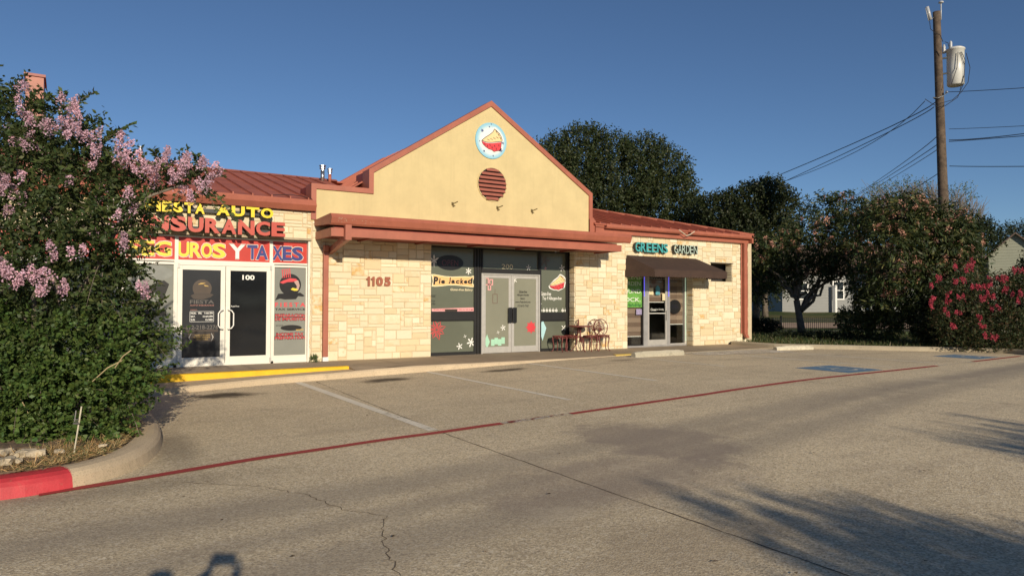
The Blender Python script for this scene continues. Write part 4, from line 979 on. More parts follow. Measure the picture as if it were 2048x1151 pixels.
(xa_, za_), (xb_, zb2) = PY(1097, 584, Y2), PY(1132, 549, Y2); xl, xr_, zl, zt2 = xa_, xb_, za_, zb2
slice_decal(wr_[1], lambda a, b_: (xl+(a*.9+b_*.08)*(xr_-xl), zl+(b_*.95+.02+(.15*(a-.5)))*(zt2-zl)), y)
m = MB(); word('Gluten-free', 1080, 591, 1102, 583, y-.003, .01, .2); word('Top 9 Allergen-free', 1085, 601, 1123, 593, y-.003, .01, .2); m.build('lettering', M['white'], wr_[1])
m = MB()
for k in range(9):
    if k == 6: continue
    x, z = PY(1081+k*6.3, 620.5, Y2); m.prismY(disc_pts(x, z, .042, .042, 14), y-.003, y); m.box(x-.02, x+.02, y-.003, y, z+.06, z+.068)
m.build('icon_row', M['white'], wr_[1])
m = MB()
for k in range(9):
    if k == 6: continue
    x, z = PY(1081+k*6.3, 620.5, Y2); m.prismY([(x-.004, z-.025), (x+.02, z+.02), (x+.008, z+.022), (x-.016, z-.02)], y-.0055, y-.0035)
m.build('icon_marks', M['grey_print'], wr_[1])
m = MB(); x, z = PY(1085, 657, Y2); m.prismY([(x-.13, z+.01), (x, z-.34), (x+.13, z+.02), (x+.05, z+.15), (x, z+.32), (x-.05, z+.15)], y-.003, y); m.build('diamond_decal', M['aqua'], wq[1])
# door decals
m = MB(); m.prismY(pix([(968.5, 683), (974, 668), (979.5, 683), (974, 697)], yd3), yd3-.003, yd3)
for k in range(4): x0_ = 982+k*6.9; dv = (0, -3, -.5, -4)[k]; m.prismY(pix([(x0_, 691+dv), (x0_+6.8, 691+dv), (x0_+6.8, 678+dv), (x0_, 678+dv)], yd3), yd3-.003-.0003*k, yd3)
m.build('mint_decal', M['mint'], d3[1])
m = MB()
for (a, b_, c_, d_) in ((969.5, 555, 977.5, 570), (978.5, 558, 986, 570), (975.5, 567, 982, 580)):
    o_ = pix([(a, b_), (c_, b_), (c_, d_), (a, d_)], yd3); i_ = pix([(a+1.8, b_+2), (c_-1.8, b_+2), (c_-1.8, d_-2), (a+1.8, d_-2)], yd3)
    for k in range(4): m.add([(o_[k][0], yd3-.002, o_[k][1]), (o_[(k+1) % 4][0], yd3-.002, o_[(k+1) % 4][1]), (i_[(k+1) % 4][0], yd3-.002, i_[(k+1) % 4][1]), (i_[k][0], yd3-.002, i_[k][1])], [(0, 3, 2, 1), (0, 1, 2, 3)][0:1])
m.build('square_decal', M['pink'], d3[1])
m = MB(); Q = [(985.5, 588), (994.5, 588), (994.5, 606), (985.5, 606)]; o_ = pix(Q, yd3)
for k in range(4):
    a, b_ = Vector((o_[k][0], o_[k][1])), Vector((o_[(k+1) % 4][0], o_[(k+1) % 4][1])); n_ = Vector((-(b_-a).y, (b_-a).x)).normalized()*.006; m.prismY([tuple(a-n_), tuple(b_-n_), tuple(b_+n_), tuple(a+n_)], yd3-.002, yd3)
x, z = PY(990, 582, yd3); m.box(x-.004, x+.004, yd3-.002, yd3, z-.07, z+.06); m.build('bottle_decal', plain('brown_print', (.14, .07, .05), .5), d3[1])
m = MB()
for s_, a, b_, v in (('Gluten-free', 1038, 1054, 583), ('Allergen-friendly', 1034, 1058, 590), ('Bakery', 1041, 1050, 597), ('www.PieJacked.com', 1031, 1061, 604), ('512-615-7163', 1035, 1057, 611)): word(s_, a, v+2.5, b_, v-2.5, yd3-.002, .005, .2)
m.build('door_lettering', M['black'], d4[1])

# ---------------------------------------------------------------- unit Greens Garden
Y3 = .35
M['led_post'] = plain('silver_post', (.48, .47, .46), .3, metal=.5)
def cwin(x0, x1, z0, z1, fm, lab=None): return window(x0, x1, z0, z1, Y3, fm, M['clear_glass'], .03, 'window', lab)
g1 = cwin(12.50, 13.42, .2, 2.6, M['black_frame'], 'left window with a green poster and striped brown shade')
g2 = cwin(14.56, 15.28, .2, 2.6, M['alu'], 'right window with striped shade and dark oval sign')
d5 = door(13.60, 14.44, .17, 2.44, Y3-.01, M['alu'], M['clear_glass'], .065, .2, 'narrow aluminium framed glass shop door')
m = MB(); m.box(13.42, 13.60, Y3-.06, Y3+.03, .15, 2.6); m.box(14.44, 14.56, Y3-.06, Y3+.03, .15, 2.6); m.box(13.6, 14.44, Y3-.05, Y3+.03, 2.44, 2.6); m.box(12.5, 15.3, Y3-.08, Y3+.06, .15, .2); m.build('door_frame', M['led_post'], B)
m = MB(); m.box(15.28, 15.31, Y3-.06, Y3+.03, .15, 2.6); m.build('frame_post', M['white_frame'], B)
m = MB(); m.box(14.385, 14.405, Y3-.12, Y3-.10, 1.0, 1.3); m.box(14.385, 14.405, Y3-.10, Y3-.05, 1.01, 1.03); m.box(14.385, 14.405, Y3-.10, Y3-.05, 1.27, 1.29); m.build('handle', M['alu'], d5[0])
m = MB(); m.box(12.47, 13.40, Y3-.012, Y3-.004, 1.40, 2.58); m.build('poster', M['green_poster'], g1[1])
m = MB()
for s_, z in (('GREENS', 2.28), ('GARDEN', 2.08), ('ROUND', 1.84), ('ROCK.', 1.58)): lettering(m, s_, 12.50, 13.33, z, z+.13, Y3-.014, .002, -.01 if z > 1.9 else .0)
m.build('poster_lettering', M['white'], g1[1])
m = MB()
for k in range(14): x = 12.55+.06*k; m.prismY([(x, 1.42), (x+.05, 1.46+.03*math.sin(k*2)), (x+.03, 1.52+.02*math.sin(k*3)), (x-.01, 1.47)], Y3-.015, Y3-.013)
m.build('poster_leaves', plain('dark_green_print', (.03, .16, .03), .6), g1[1])
def blind(par, x0, x1, z0, z1, y, n):
    m = MB(); h_ = (z1-z0)/n
    for k in range(n): m.box(x0, x1, y, y+.01, z0+k*h_, z0+(k+1)*h_, k % 2)
    m.box(x0, x1, y-.01, y+.02, z0-.025, z0, 2)
    return m.build('window_shade', [M['blind_a'], M['blind_b'], M['white']], par)
blind(g1[0], 12.53, 13.40, .50, 2.5, Y3+.05, 14); blind(g2[0], 14.58, 15.25, .86, 2.5, Y3+.05, 12); blind(d5[0], 13.66, 14.38, 1.58, 2.3, Y3+.04, 5)
m = MB(); m.prismY(disc_pts(14.83, 1.42, .27, .23, 32), Y3-.02, Y3-.004); m.build('oval_sign', M['black'], g2[1])
m = MB(); lettering(m, 'OPEN', 14.68, 14.98, 1.36, 1.48, Y3-.024, .002, -.02); m.build('oval_sign_lettering', plain('unlit_blue_tube', (.03, .03, .05), .3), g2[1])
m = MB(); m.box(13.66, 14.38, Y3-.04, Y3-.034, 1.20, 1.22); lettering(m, 'Closed', 13.74, 13.98, 1.29, 1.37, Y3-.036, .002, .02); lettering(m, 'on Sunday', 14.0, 14.32, 1.29, 1.37, Y3-.036, .002, 0); m.build('closed_notice', M['white'], d5[1])
m = MB(); m.box(13.68, 13.86, Y3-.036, Y3-.03, 1.80, 2.02); m.box(14.25, 14.37, Y3-.036, Y3-.03, 1.62, 1.85); m.build('paper_notice', M['cream'], d5[1])
m = MB(); m.prismY([(13.96, 1.8), (13.96, 2.02), (14.05, 2.12), (14.15, 2.02), (14.15, 1.8)], Y3-.036, Y3-.03); m.build('blue_notice', plain('sky_blue_print', (.12, .38, .45), .5), d5[1])
m = MB(); m.box(13.15, 13.38, Y3-.014, Y3-.008, 1.17, 1.35); m.build('small_photo', plain('lilac_print', (.3, .26, .4), .5, var=.4, scale=30), g1[1])
# things seen inside
rb = thing('waste_bin', (12.75, .7, .16), 'dark red bin standing inside the left window of the green shop', 'bin')
m = MB(); m.prismZ([(12.68, .6), (13.0, .6), (12.98, .82), (12.7, .82)], .16, .44); m.build('bin_body', M['cherry'], rb); m = MB(); m.box(12.66, 13.02, .58, .84, .44, .47); m.build('bin_rim', M['dkred'], rb)

def led(col, k):
    m_, t, b = new('led_tube', col, .4); b.inputs['Emission Color'].default_value = (*col, 1); b.inputs['Emission Strength'].default_value = k; return m_
for x in (13.44, 14.50): m = MB(); m.box(x, x+.012, Y3-.072, Y3-.062, 1.75, 2.55); m.build('led_strip', led((.12, .10, .9), 1.2), B)
m = MB(); m.box(15.262, 15.274, Y3-.072, Y3-.062, .3, 2.55); m.build('led_strip', led((.55, .8, .6), .5), B)
# awning with scalloped valance
aw = MB(); ax0, ax1, ztop, zf, zv, yf = 12.42, 15.86, 2.99, 2.54, 2.33, -.92
wx0, wx1 = 12.42, 15.86; fx0, fx1 = 12.42, 15.86
p = dict(a=(12.42, -.01, ztop), b=(15.40, -.01, ztop), c=(15.88, yf, zf), d=(12.76, yf, zf))
aw.add([(12.42, -.01, 3.0), (15.42, -.01, 3.0), (15.88, yf, 2.54), (12.74, yf, 2.54), (12.38, -.01, 2.52), (15.92, -.01, 2.52)], [(0, 3, 2, 1), (0, 4, 3), (1, 2, 5)])
def scallop(p0, p1, zt_, zb_, n):
    for k in range(n):
        a = [p0[i]+(p1[i]-p0[i])*k/n for i in (0, 1)]; b_ = [p0[i]+(p1[i]-p0[i])*(k+1)/n for i in (0, 1)]; mid = [(a[i]+b_[i])/2 for i in (0, 1)]
        za_ = zt_[0]+(zt_[1]-zt_[0])*k/n; zc_ = zt_[0]+(zt_[1]-zt_[0])*(k+1)/n
        aw.add([(a[0], a[1], za_), (b_[0], b_[1], zc_), (b_[0], b_[1], zb_), (mid[0], mid[1], zb_-.025), (a[0], a[1], zb_)], [(0, 4, 3, 2, 1)])
scallop((12.74, yf), (15.88, yf), (2.54, 2.54), 2.335, 26); scallop((12.38, -.01), (12.74, yf), (2.52, 2.54), 2.335, 8); scallop((15.88, yf), (15.92, -.01), (2.54, 2.52), 2.335, 8)
awn = aw.build('awning', M['brown_canvas'], B); so = awn.modifiers.new('s', 'SOLIDIFY'); so.thickness = .006
m = MB()
for q in ((12.74, yf+.02), (13.8, yf+.02), (14.9, yf+.02), (15.86, yf+.02)): m.tube([(q[0], q[1], 2.5), (q[0], -.02, 2.5)], .012, 6); m.tube([(q[0], q[1], 2.5), (q[0], -.02, 2.96 if 12.5 < q[0] < 15.5 else 2.6)], .012, 6)
m.tube([(12.74, yf+.02, 2.5), (15.86, yf+.02, 2.5)], .012, 6); m.build('awning_frame', M['alu'], awn)
# string of small lights along the underside of the awning
m = MB()
for k in range(34): x = 13.0+k*.075; m.box(x, x+.03, .0, .015, 2.30, 2.315)
m.build('light_string', M['white'], awn)
# letters Greens / Garden and the house number
def block_letters(name, loc, label, wordl, x0, x1, z0, z1, face, off, side='dark_return', y0=-.17, y1=-.05, gap=.1):
    t = thing(name, loc, label, 'shop sign')
    for ch, a, b_ in spread(wordl, x0, x1, gap=gap):
        m = MB(); lettering(m, ch, a, b_, z0, z1, y0, y1-y0, off, face=0, side=1); m.build('letter', [M[face], M[side]], t)
    m = MB(); m.box(x0, x1, -.05, -.025, z0+.04, z0+.08); m.build('mounting_rail', M['stop_pale'], t)
    return t
block_letters('channel_letter_sign', (12.7, 0, 3.1), 'teal raised letters GREENS over the brown awning', 'GREENS', 12.66, 14.03, 3.11, 3.40, 'teal', .02)
block_letters('channel_letter_sign', (14.4, 0, 3.1), 'grey green raised letters GARDEN over the brown awning', 'GARDEN', 14.30, 15.36, 3.13, 3.40, 'sage', .0)
hn = thing('house_number', (4.4, 0, 1.95), 'rust red number 1105 on the sunlit stone wall beside the red downspout', 'number')
for ch, a, b_ in (('1', 4.13, 4.22), ('1', 4.25, 4.34), ('0', 4.38, 4.555), ('5', 4.59, 4.755)):
    m = MB()
    if ch == '1': m.prismY([(a+.035, 1.925), (b_, 1.925), (b_, 2.155), (a+.045, 2.155), (a+.03, 2.125), (a, 2.105), (a, 2.07), (a+.035, 2.08)], -.05, -.025)
    else: lettering(m, ch, a, b_, 1.925, 2.155, -.05, .025, .06)
    m.build('digit', M['rust_number'], hn)
# round pie sign
ps = thing('round_pie_sign', (7.62, 0, 5.88), 'round sky blue sign with a cherry pie slice on the gable', 'sign')
pcx, pcz, pr_ = 7.62, 5.885, .485
m = MB(); m.prismY(disc_pts(pcx, pcz, pr_, pr_, 48), -.03, -.006)
def disc_mat():
    m_, t, b = new('blue_disc_print', (.4, .7, .8), .5); c = coord(t); v = N(t, 'ShaderNodeVectorMath', operation='LENGTH'); t.links.new(c, v.inputs[0])
    t.links.new(mixc(t, ramp(t, v.outputs['Value'], .28, .48), (.80, .82, .76), (.24, .52, .66)), b.inputs['Base Color']); return m_
m.build('sign_disc', disc_mat(), ps)
def US(a, b_): return (pcx-.315+a*.66, pcz-.36+b_*.72)
slice_decal(ps, US, -.031, ('white', 'crust', 'cherry', 'black'))
m = MB()
for a, b_, r in ((-.28, .24, .05), (-.06, .37, .025), (-.36, -.05, .02), (-.22, -.3, .035), (.36, -.02, .045), (.30, -.22, .06), (.26, .22, .02), (.06, -.4, .025), (.0, .45, .02)): star(m, pcx+a, pcz+b_, r, -.034, 6, .2)
m.build('sign_stars', M['vinyl_blue'], ps)
# small box lamp on the right pier
# ================================================================ FURNITURE
def chair(label, cat='chair', back=True, loc=(0, 0, 0), rz_=0, group='bistro chairs by the bakery window'):
    t = thing('bistro_chair', (0, 0, 0), label, cat, group)
    m = MB(); m.tube([(.205*math.cos(a), .205*math.sin(a), .44) for a in np.linspace(0, 2*math.pi, 25)], .013, 6); 
    for k in range(8): a = k*math.pi/4; m.tube([(0, 0, .445), (.1*math.cos(a+.2), .1*math.sin(a+.2), .447), (.2*math.cos(a), .2*math.sin(a), .445)], .008, 5)
    m.tube([(.11*math.cos(a), .11*math.sin(a), .447) for a in np.linspace(0, 2*math.pi, 17)], .008, 5)
    m.prismZ([(.2*math.cos(a), .2*math.sin(a)) for a in np.linspace(0, 2*math.pi, 21)[:-1]], .436, .441)
    for k in range(4):
        a = math.pi/4+k*math.pi/2; b_ = a+math.pi/2
        P = [(.19*math.cos(q), .19*math.sin(q), .43-.05*math.sin((q-a)/(b_-a)*math.pi)) for q in np.linspace(a, b_, 7)]; m.tube(P, .009, 5)
        P = [(.19*math.cos(q), .19*math.sin(q), .36+.05*math.sin((q-a)/(b_-a)*math.pi)) for q in np.linspace(a, b_, 7)]; m.tube(P, .007, 5)
    m.build('seat', M['iron_red'], t, smooth=True)
    for k in range(4):
        a = math.pi/4+k*math.pi/2; c_, s_ = math.cos(a), math.sin(a); m = MB()
        m.tube([(r*c_, r*s_, z) for r, z in ((.175, .435), (.215, .39), (.20, .28), (.175, .17), (.185, .08), (.225, .02), (.245, .008))], [.018, .02, .016, .013, .012, .013, .016], 6); m.build('leg', M['iron_red'], t, smooth=True)
    if back:
        m = MB(); R_, zc = .20, .66
        def BP(a, r=1.0, dz=0): x = .21*r*math.sin(a); z = .67+.24*r*math.cos(a)+dz; return (x, .17+.07*(z-.45), z)
        arc = [BP(a) for a in np.linspace(-2.55, 2.55, 26)]; arc = [(-.13, .17, .44)]+arc+[(.13, .17, .44)]; m.tube(arc, .012, 6)
        for q in (-1.7, -.85, 0, .85, 1.7): m.tube([(0, .18, .56), BP(q-.18, .55), BP(q-.1, .85), BP(q, 1)], .0065, 5); m.tube([(0, .18, .56), BP(q+.18, .55), BP(q+.1, .85), BP(q, 1)], .0065, 5)
        m.tube([BP(a, .42) for a in np.linspace(0, 2*math.pi, 17)], .0065, 5)
        for sgn in (-1, 1): m.tube([(sgn*.02, .17, .44), (sgn*.06, .175, .5), (0, .18, .56), (-sgn*.05, .175, .5), (-sgn*.10, .17, .45)], .007, 5)
        m.build('backrest', M['iron_red'], t, smooth=True)
    t.location = loc; t.rotation_euler = (0, 0, rz_); return t
def gp(u, v): p_ = GZ(u, v, .15); return (float(p_[0]), float(p_[1]), .15)
c1 = chair('red iron bistro chair nearest the doors, its seat before the sage window', back=False, loc=(9.86, -.10, .15), rz_=.5)
c1['label'] = 'red iron stool seat without backrest before the sage window'; c1['category'] = 'stool'; c1.name = 'bistro_stool'
c2 = chair('red iron bistro chair seen side on beside the black window post', loc=(10.33, -.02, .15), rz_=rad(-42-180+90+10))
c3 = chair('dark red iron bistro chair half hidden at the table edge', loc=(10.98, .0, .15), rz_=0)
c3.location = (10.78, -.33, .15); c3.rotation_euler = (0, 0, rad(-75))
c4 = chair('rightmost red iron bistro chair with tall lacy back against the limestone', loc=(11.26, -.30, .15), rz_=rad(-22))
tb = thing('bistro_table', (10.45, -.28, .15), 'round red iron bistro table edge-on between the bistro chairs', 'table')
m = MB(); m.lathe([(.30, .70), (.34, .705), (.345, .72), (.34, .735), (.001, .737)], (10.45, -.28, .15), 28); m.build('table_top', M['iron_red'], tb)
m = MB(); m.lathe([(.05, .0+.28), (.02, .34), (.035, .42), (.018, .5), (.03, .6), (.06, .70)], (10.45, -.28, .15), 10); m.build('column', M['iron_red'], tb, smooth=True)
for k in range(3):
    a = .4+k*2.094; c_, s_ = math.cos(a), math.sin(a); m = MB(); m.tube([(10.45+r*c_, -.28+r*s_, .15+z) for r, z in ((.03, .42), (.09, .36), (.10, .22), (.17, .12), (.25, .02), (.28, .008))], [.014, .014, .013, .012, .012, .016], 6); m.build('leg', M['iron_red'], tb, smooth=True)

# wheel stops
def wheel_stop(p0, p1, mat, label, hgt=.12):
    a, b_ = Vector((*p0, 0)), Vector((*p1, 0)); mid = (a+b_)/2; L = (b_-a).length; t = thing('wheel_stop', (mid.x, mid.y, lot_h(mid.x)), label, 'wheel stop', 'concrete wheel stops')
    m = MB(); n = 9; rnd = random.Random(int(L*100))
    for k in range(n):
        x = -L/2+L*k/(n-1); j = lambda s=.006: rnd.uniform(-s, s); e = .8 if k in (0, n-1) else 1
        m.v += [(x+j(), -.085+j(), .0), (x+j(), -.08+j(), hgt*.55*e), (x+j(), -.045+j(), hgt*e+j()), (x+j(), .045+j(), hgt*e+j()), (x+j(), .08+j(), hgt*.55*e), (x+j(), .085, .0)]
    for k in range(n-1):
        for q in range(5): c_ = 6*k+q; m.f.append((c_, c_+6, c_+7, c_+1)); m.m.append(0)
    m.f += [(0, 1, 2, 3, 4, 5), tuple(6*(n-1)+i for i in (5, 4, 3, 2, 1, 0))]; m.m += [0, 0]
    o = m.build('stop_block', mat); o.parent = t
    m = MB()
    for x in (-L*.33, L*.33): m.lathe([(.018, 0), (.018, .006), (.001, .008)], (x, 0, hgt), 8)
    o = m.build('anchor_pin', M['rail_dark']); o.parent = t
    t.rotation_euler = (0, 0, math.atan2(b_.y-a.y, b_.x-a.x)); return t
wheel_stop((10.36, -2.62), (12.12, -2.62), M['stop_grey'], 'weathered grey wheel stop in front of the iron chairs', .15)
wheel_stop((15.95, -2.66), (17.3, -2.95), M['stop_pale'], 'pale painted wheel stop by the grass verge')
# ================================================================ UTILITY POLE
PB = D(1897, 690, 25.0); PT = D(1873, 24, 25.0)
base = Vector((float(PB[0]), float(PB[1]), .0)); top = Vector(tuple(map(float, PT)))
up_ = thing('utility_pole', (base.x, base.y, .15), 'tall brown wooden utility pole with grey transformer at the right', 'utility pole')
def pp(z): return base.lerp(top, (z-base.z)/(top.z-base.z))
zz = list(np.linspace(0, top.z, 16)); m = MB(); m.tube([pp(z) for z in zz], [.195-.075*z/top.z for z in zz], 18); m.build('pole_shaft', M['wood_pole'], up_, smooth=True)
PD = 25.0
def px3(u, v, d=20.0): return Vector(tuple(map(float, D(u, v, PD+(d-20)*1.2))))
c0 = px3(1911, 135, 19.85); rt_ = Vector(tuple(RT)); 
m = MB(); m.lathe([(r_*1.15, z_*1.17) for r_, z_ in [(.20, -.56), (.235, -.53), (.24, 0), (.24, .50), (.262, .51), (.262, .545), (.2, .59), (.001, .61)]], c0, 24); tk = m.build('transformer', M['trafo'], up_, smooth=False)
for p_ in tk.data.polygons: p_.use_smooth = len(p_.vertices) == 4
m = MB(); q = c0+rt_*-.16+Vector((0, 0, .70)); m.lathe([(.045, 0), (.055, .03), (.04, .05), (.055, .08), (.04, .10), (.055, .13), (.04, .15), (.05, .18), (.025, .24), (.001, .25)], q, 12); m.build('bushing', M['porcelain'], up_, smooth=True)
m = MB(); m.tube([pp(c0.z+.35), c0+rt_*-.26+Vector((0, 0, .35))], .03, 6); m.tube([pp(c0.z-.2), c0+rt_*-.26+Vector((0, 0, -.2))], .03, 6); m.tube([px3(1862, 40), pp(px3(1862, 27).z)], .018, 6)
m.build('pole_bracket', M['galv'], up_)
m = MB(); m.tube([px3(1854, 14), px3(1861, 40)], [.06, .055], 10); m.tube([px3(1851, 16), px3(1857, 42)], .012, 6); m.build('fuse_cutout', M['porcelain'], up_, smooth=True)
m = MB(); m.tube([px3(1882, 40), px3(1882, 8)], .022, 8); m.lathe([(.04, -.02), (.085, .0), (.085, .035), (.05, .06), (.001, .075)], px3(1882, 6), 14); m.build('lightning_arrester', M['porcelain'], up_, smooth=True)
m = MB(); q = px3(1888, 98); m.lathe([(.05, -.16), (.06, -.1), (.045, -.07), (.06, -.03), (.045, 0), (.06, .05), (.045, .08), (.03, .15), (.001, .16)], q, 10); m.build('insulator', M['porcelain'], up_, smooth=True)
m = MB()
for pts in ([(1859, 42), (1861, 58), (1870, 66), (1880, 70), (1886, 84)], [(1916, 104), (1914, 135), (1903, 168)], [(1921, 104), (1929, 130), (1928, 165), (1915, 195), (1890, 212), (1875, 214)], [(1932, 106), (1940, 135), (1936, 165), (1922, 185), (1905, 200), (1880, 207)], [(1923, 104), (1930, 120), (1928, 150), (1920, 180)], [(1890, 84), (1896, 86), (1899, 98)], [(1850, 198), (1862, 206), (1876, 214)]):
    m.tube([px3(u, v, 19.6) for u, v in pts], .011, 5)
m.build('drop_lead', M['wire'], up_)
m = MB(); m.tube([px3(1866, 195, 19.85), px3(1876, 196, 19.8), px3(1886, 192, 19.8), px3(1896, 184, 19.85)], .02, 6); m.lathe([(.03, -.04), (.045, -.02), (.045, .02), (.03, .04)], px3(1893, 184, 19.8), 8); m.build('wire_clamp', M['galv'], up_)
def wire(pts, label, r=.012, n=14, dep=None):
    P = [px3(u, v, d) for u, v, d in pts]; out = []
    a, b_, c_ = P[0], P[1], P[2]                       # quadratic through three points
    for k in range(n+1):
        t = k/n; out.append(a*(2*(t-.5)*(t-1))+b_*(-4*t*(t-1))+c_*(2*t*(t-.5)))
    m = MB(); m.tube(out, r, 5, mi=0); o = m.build('power_line', M['wire'], loc=tuple(a)); tag(o, label, 'power line', 'power lines from the utility pole')
wire([(1868, 197, 20), (1740, 272, 25), (1430, 402, 37)], 'upper of two twisted cables sagging left from the pole to the trees', .019)
wire([(1868, 214, 20), (1745, 280, 25), (1540, 376, 34)], 'lower of two cables sagging left from below the transformer', .017)
wire([(1850, 202, 20), (1650, 332, 29), (1400, 412, 38)], 'thin cable ending behind the big tree left of the pole', .014)
wire([(1876, 270, 20), (1800, 330, 28), (1703, 396, 45)], 'upper wire of the bundle leaving the pole for the treetops', .016)
wire([(1878, 286, 20), (1800, 338, 28), (1703, 398, 45)], 'middle wire of the bundle leaving the pole for the treetops', .016)
wire([(1878, 296, 20), (1810, 340, 28), (1710, 400, 45)], 'lowest wire of the bundle leaving the pole for the treetops', .014)
wire([(1886, 340, 20), (1820, 382, 24), (1760, 414, 30)], 'low wire running left from the pole into the pink flowering tree', .014)
wire([(1896, 184, 20), (1980, 180, 19), (2120, 171, 17.5)], 'highest wire leaving the pole to the right', .011)
wire([(1898, 258, 20), (1980, 255, 19), (2120, 248, 17.5)], 'thin wire right of the pole below the transformer', .009)
wire([(1898, 280, 20), (1980, 275, 19), (2120, 258, 17.5)], 'upper thick cable right of the pole', .014)
wire([(1898, 283, 20), (1980, 277, 19), (2120, 266, 17.5)], 'lower thick cable right of the pole', .013)
wire([(1899, 332, 20), (1980, 333, 19), (2120, 332, 17.5)], 'lowest level wire right of the pole', .013)

# ================================================================ RAILINGS
fe = thing('iron_fence', tuple(map(float, D(1700, 660, 34)[:2]))+(.1,), 'low black iron picket fence between the verge and the lawn', 'fence')
fp = [D(1480, 640, 33), D(1600, 640, 34), D(1750, 640, 35), D(1900, 640, 35.5), D(2110, 640, 36)]
pk = MB(); rails = MB(); posts = []
for a, b_ in zip(fp[:-1], fp[1:]):
    a = Vector((a[0], a[1], 0)); b_ = Vector((b_[0], b_[1], 0)); L = (b_-a).length; n = int(L/.115)
    za, zb_ = terr(a.x, a.y), terr(b_.x, b_.y)
    for k in range(n):
        p_ = a.lerp(b_, k/n); z = za+(zb_-za)*k/n; pk.box(p_.x-.009, p_.x+.009, p_.y-.009, p_.y+.009, z+.03, z+.74)
    for zz_ in (.10, .58, .67): rails.tube([a+Vector((0, 0, za+zz_)), b_+Vector((0, 0, zb_+zz_))], .016, 4)
    for k in range(int(L/2.3)+1): p_ = a.lerp(b_, k*2.3/L); posts.append((p_.x, p_.y, za+(zb_-za)*k*2.3/L))
o = pk.build('pickets', M['iron_black'], fe); rails.build('rails', M['iron_black'], fe); o['kind'] = 'stuff'
for x, y_, z in posts[:30]: m = MB(); m.box(x-.03, x+.03, y_-.03, y_+.03, z-.1, z+.79); m.box(x-.04, x+.04, y_-.04, y_+.04, z+.79, z+.82); m.build('post', M['iron_black'], fe)
# ================================================================ HOUSES
def house(name, c, w_, dp_, z0, eave, ridge, rot, mat, label, windows=(), gable_front=False, roofm='shingle', lap=.22):
    t = thing(name, (0, 0, 0), label, 'house'); hw, hd = w_/2, dp_/2
    m = MB(); m.box(-hw, hw, -hd, hd, -.6, eave)
    if gable_front: m.prismY([(-hw, eave), (hw, eave), (0, ridge)], -hd, hd)
    else: m.prismX([(-hd, eave), (hd, eave), (0, ridge)], -hw, hw)
    wl_ = m.build('wall', M[mat], t)
    m = MB(); z = 0.05
    while z < eave: m.prismX([(-hd-.02, z), (-hd-.004, z+lap-.01), (-hd, z+lap-.01), (-hd, z)], -hw, hw); z += lap
    if gable_front:
        while z < ridge-.3:
            q = hw*(ridge-z-lap)/(ridge-eave); m.prismX([(-hd-.02, z), (-hd-.004, z+lap-.01), (-hd, z+lap-.01), (-hd, z)], -q, q); z += lap
    m.build('lap_siding', M[mat], wl_)
    m = MB(); e = .35
    if gable_front:
        k = (ridge-eave)/hw
        for s_ in (-1, 1): m.prismY([(0, ridge+.12), (0, ridge), (s_*(hw+e), eave-e*k), (s_*(hw+e), eave-e*k+.12)][::s_], -hd-e, hd+e)
    else:
        k = (ridge-eave)/hd
        for s_ in (-1, 1): m.prismX([(0, ridge+.12), (0, ridge), (s_*(hd+e), eave-e*k), (s_*(hd+e), eave-e*k+.12)][::s_], -hw-e, hw+e)
    m.build('roof', M[roofm], t)
    for (x, z, a, b_) in windows:
        m = MB(); frame_rect(m, x-a/2, x+a/2, z, z+b_, -hd-.07, -hd-.0, .09); m.box(x-a/2, x+a/2, -hd-.065, -hd-.0, z+b_/2-.03, z+b_/2+.03); wn = m.build('window', M['white'], t)
        m = MB(); m.box(x-a/2+.09, x+a/2-.09, -hd-.035, -hd-.028, z+.09, z+b_-.09); m.build('pane', M['house_glass'], wn)
    t.location = (c[0], c[1], z0); t.rotation_euler = (0, 0, rot); return t
def hc(u, d): p_ = D(u, 640, d); return float(p_[0]), float(p_[1])
ha = house('house', hc(1690, 60), 14.5, 8, .85, 3.3, 5.6, -YAW+.05, 'siding', 'long pale lap sided house behind the iron fence and flowering tree', [(-2.7, 1.0, .95, 1.5), (1.9, 1.0, .95, 1.5), (-5.6, .0+1.0, .9, 1.4)])
house('house', hc(1880, 62), 6.5, 8, .85, 3.2, 5.2, -YAW-.05, 'siding_tan', 'tan sided house wing partly hidden by the shrubs', [(.6, 1.0, .95, 1.4)])
house('house', hc(2024, 56), 3.4, 5, .85, 4.5, 6.1, -YAW-.52, 'siding_green', 'tall sage sided gable house at the right edge above the red shrub', [], True)
m = MB(); p_ = hc(1670, 55.4); m.box(p_[0]-.12, p_[0]+.12, p_[1]-.12, p_[1]+.12, .3, 3.0); pw = thing('porch_post', (p_[0], p_[1], .3), 'white porch post in front of the pale sided house', 'post')
m2 = MB(); m2.box(p_[0]-.16, p_[0]+.16, p_[1]-.16, p_[1]+.16, .3, .5); m.build('post_shaft', M['white'], pw); m2.build('post_base', M['white'], pw)
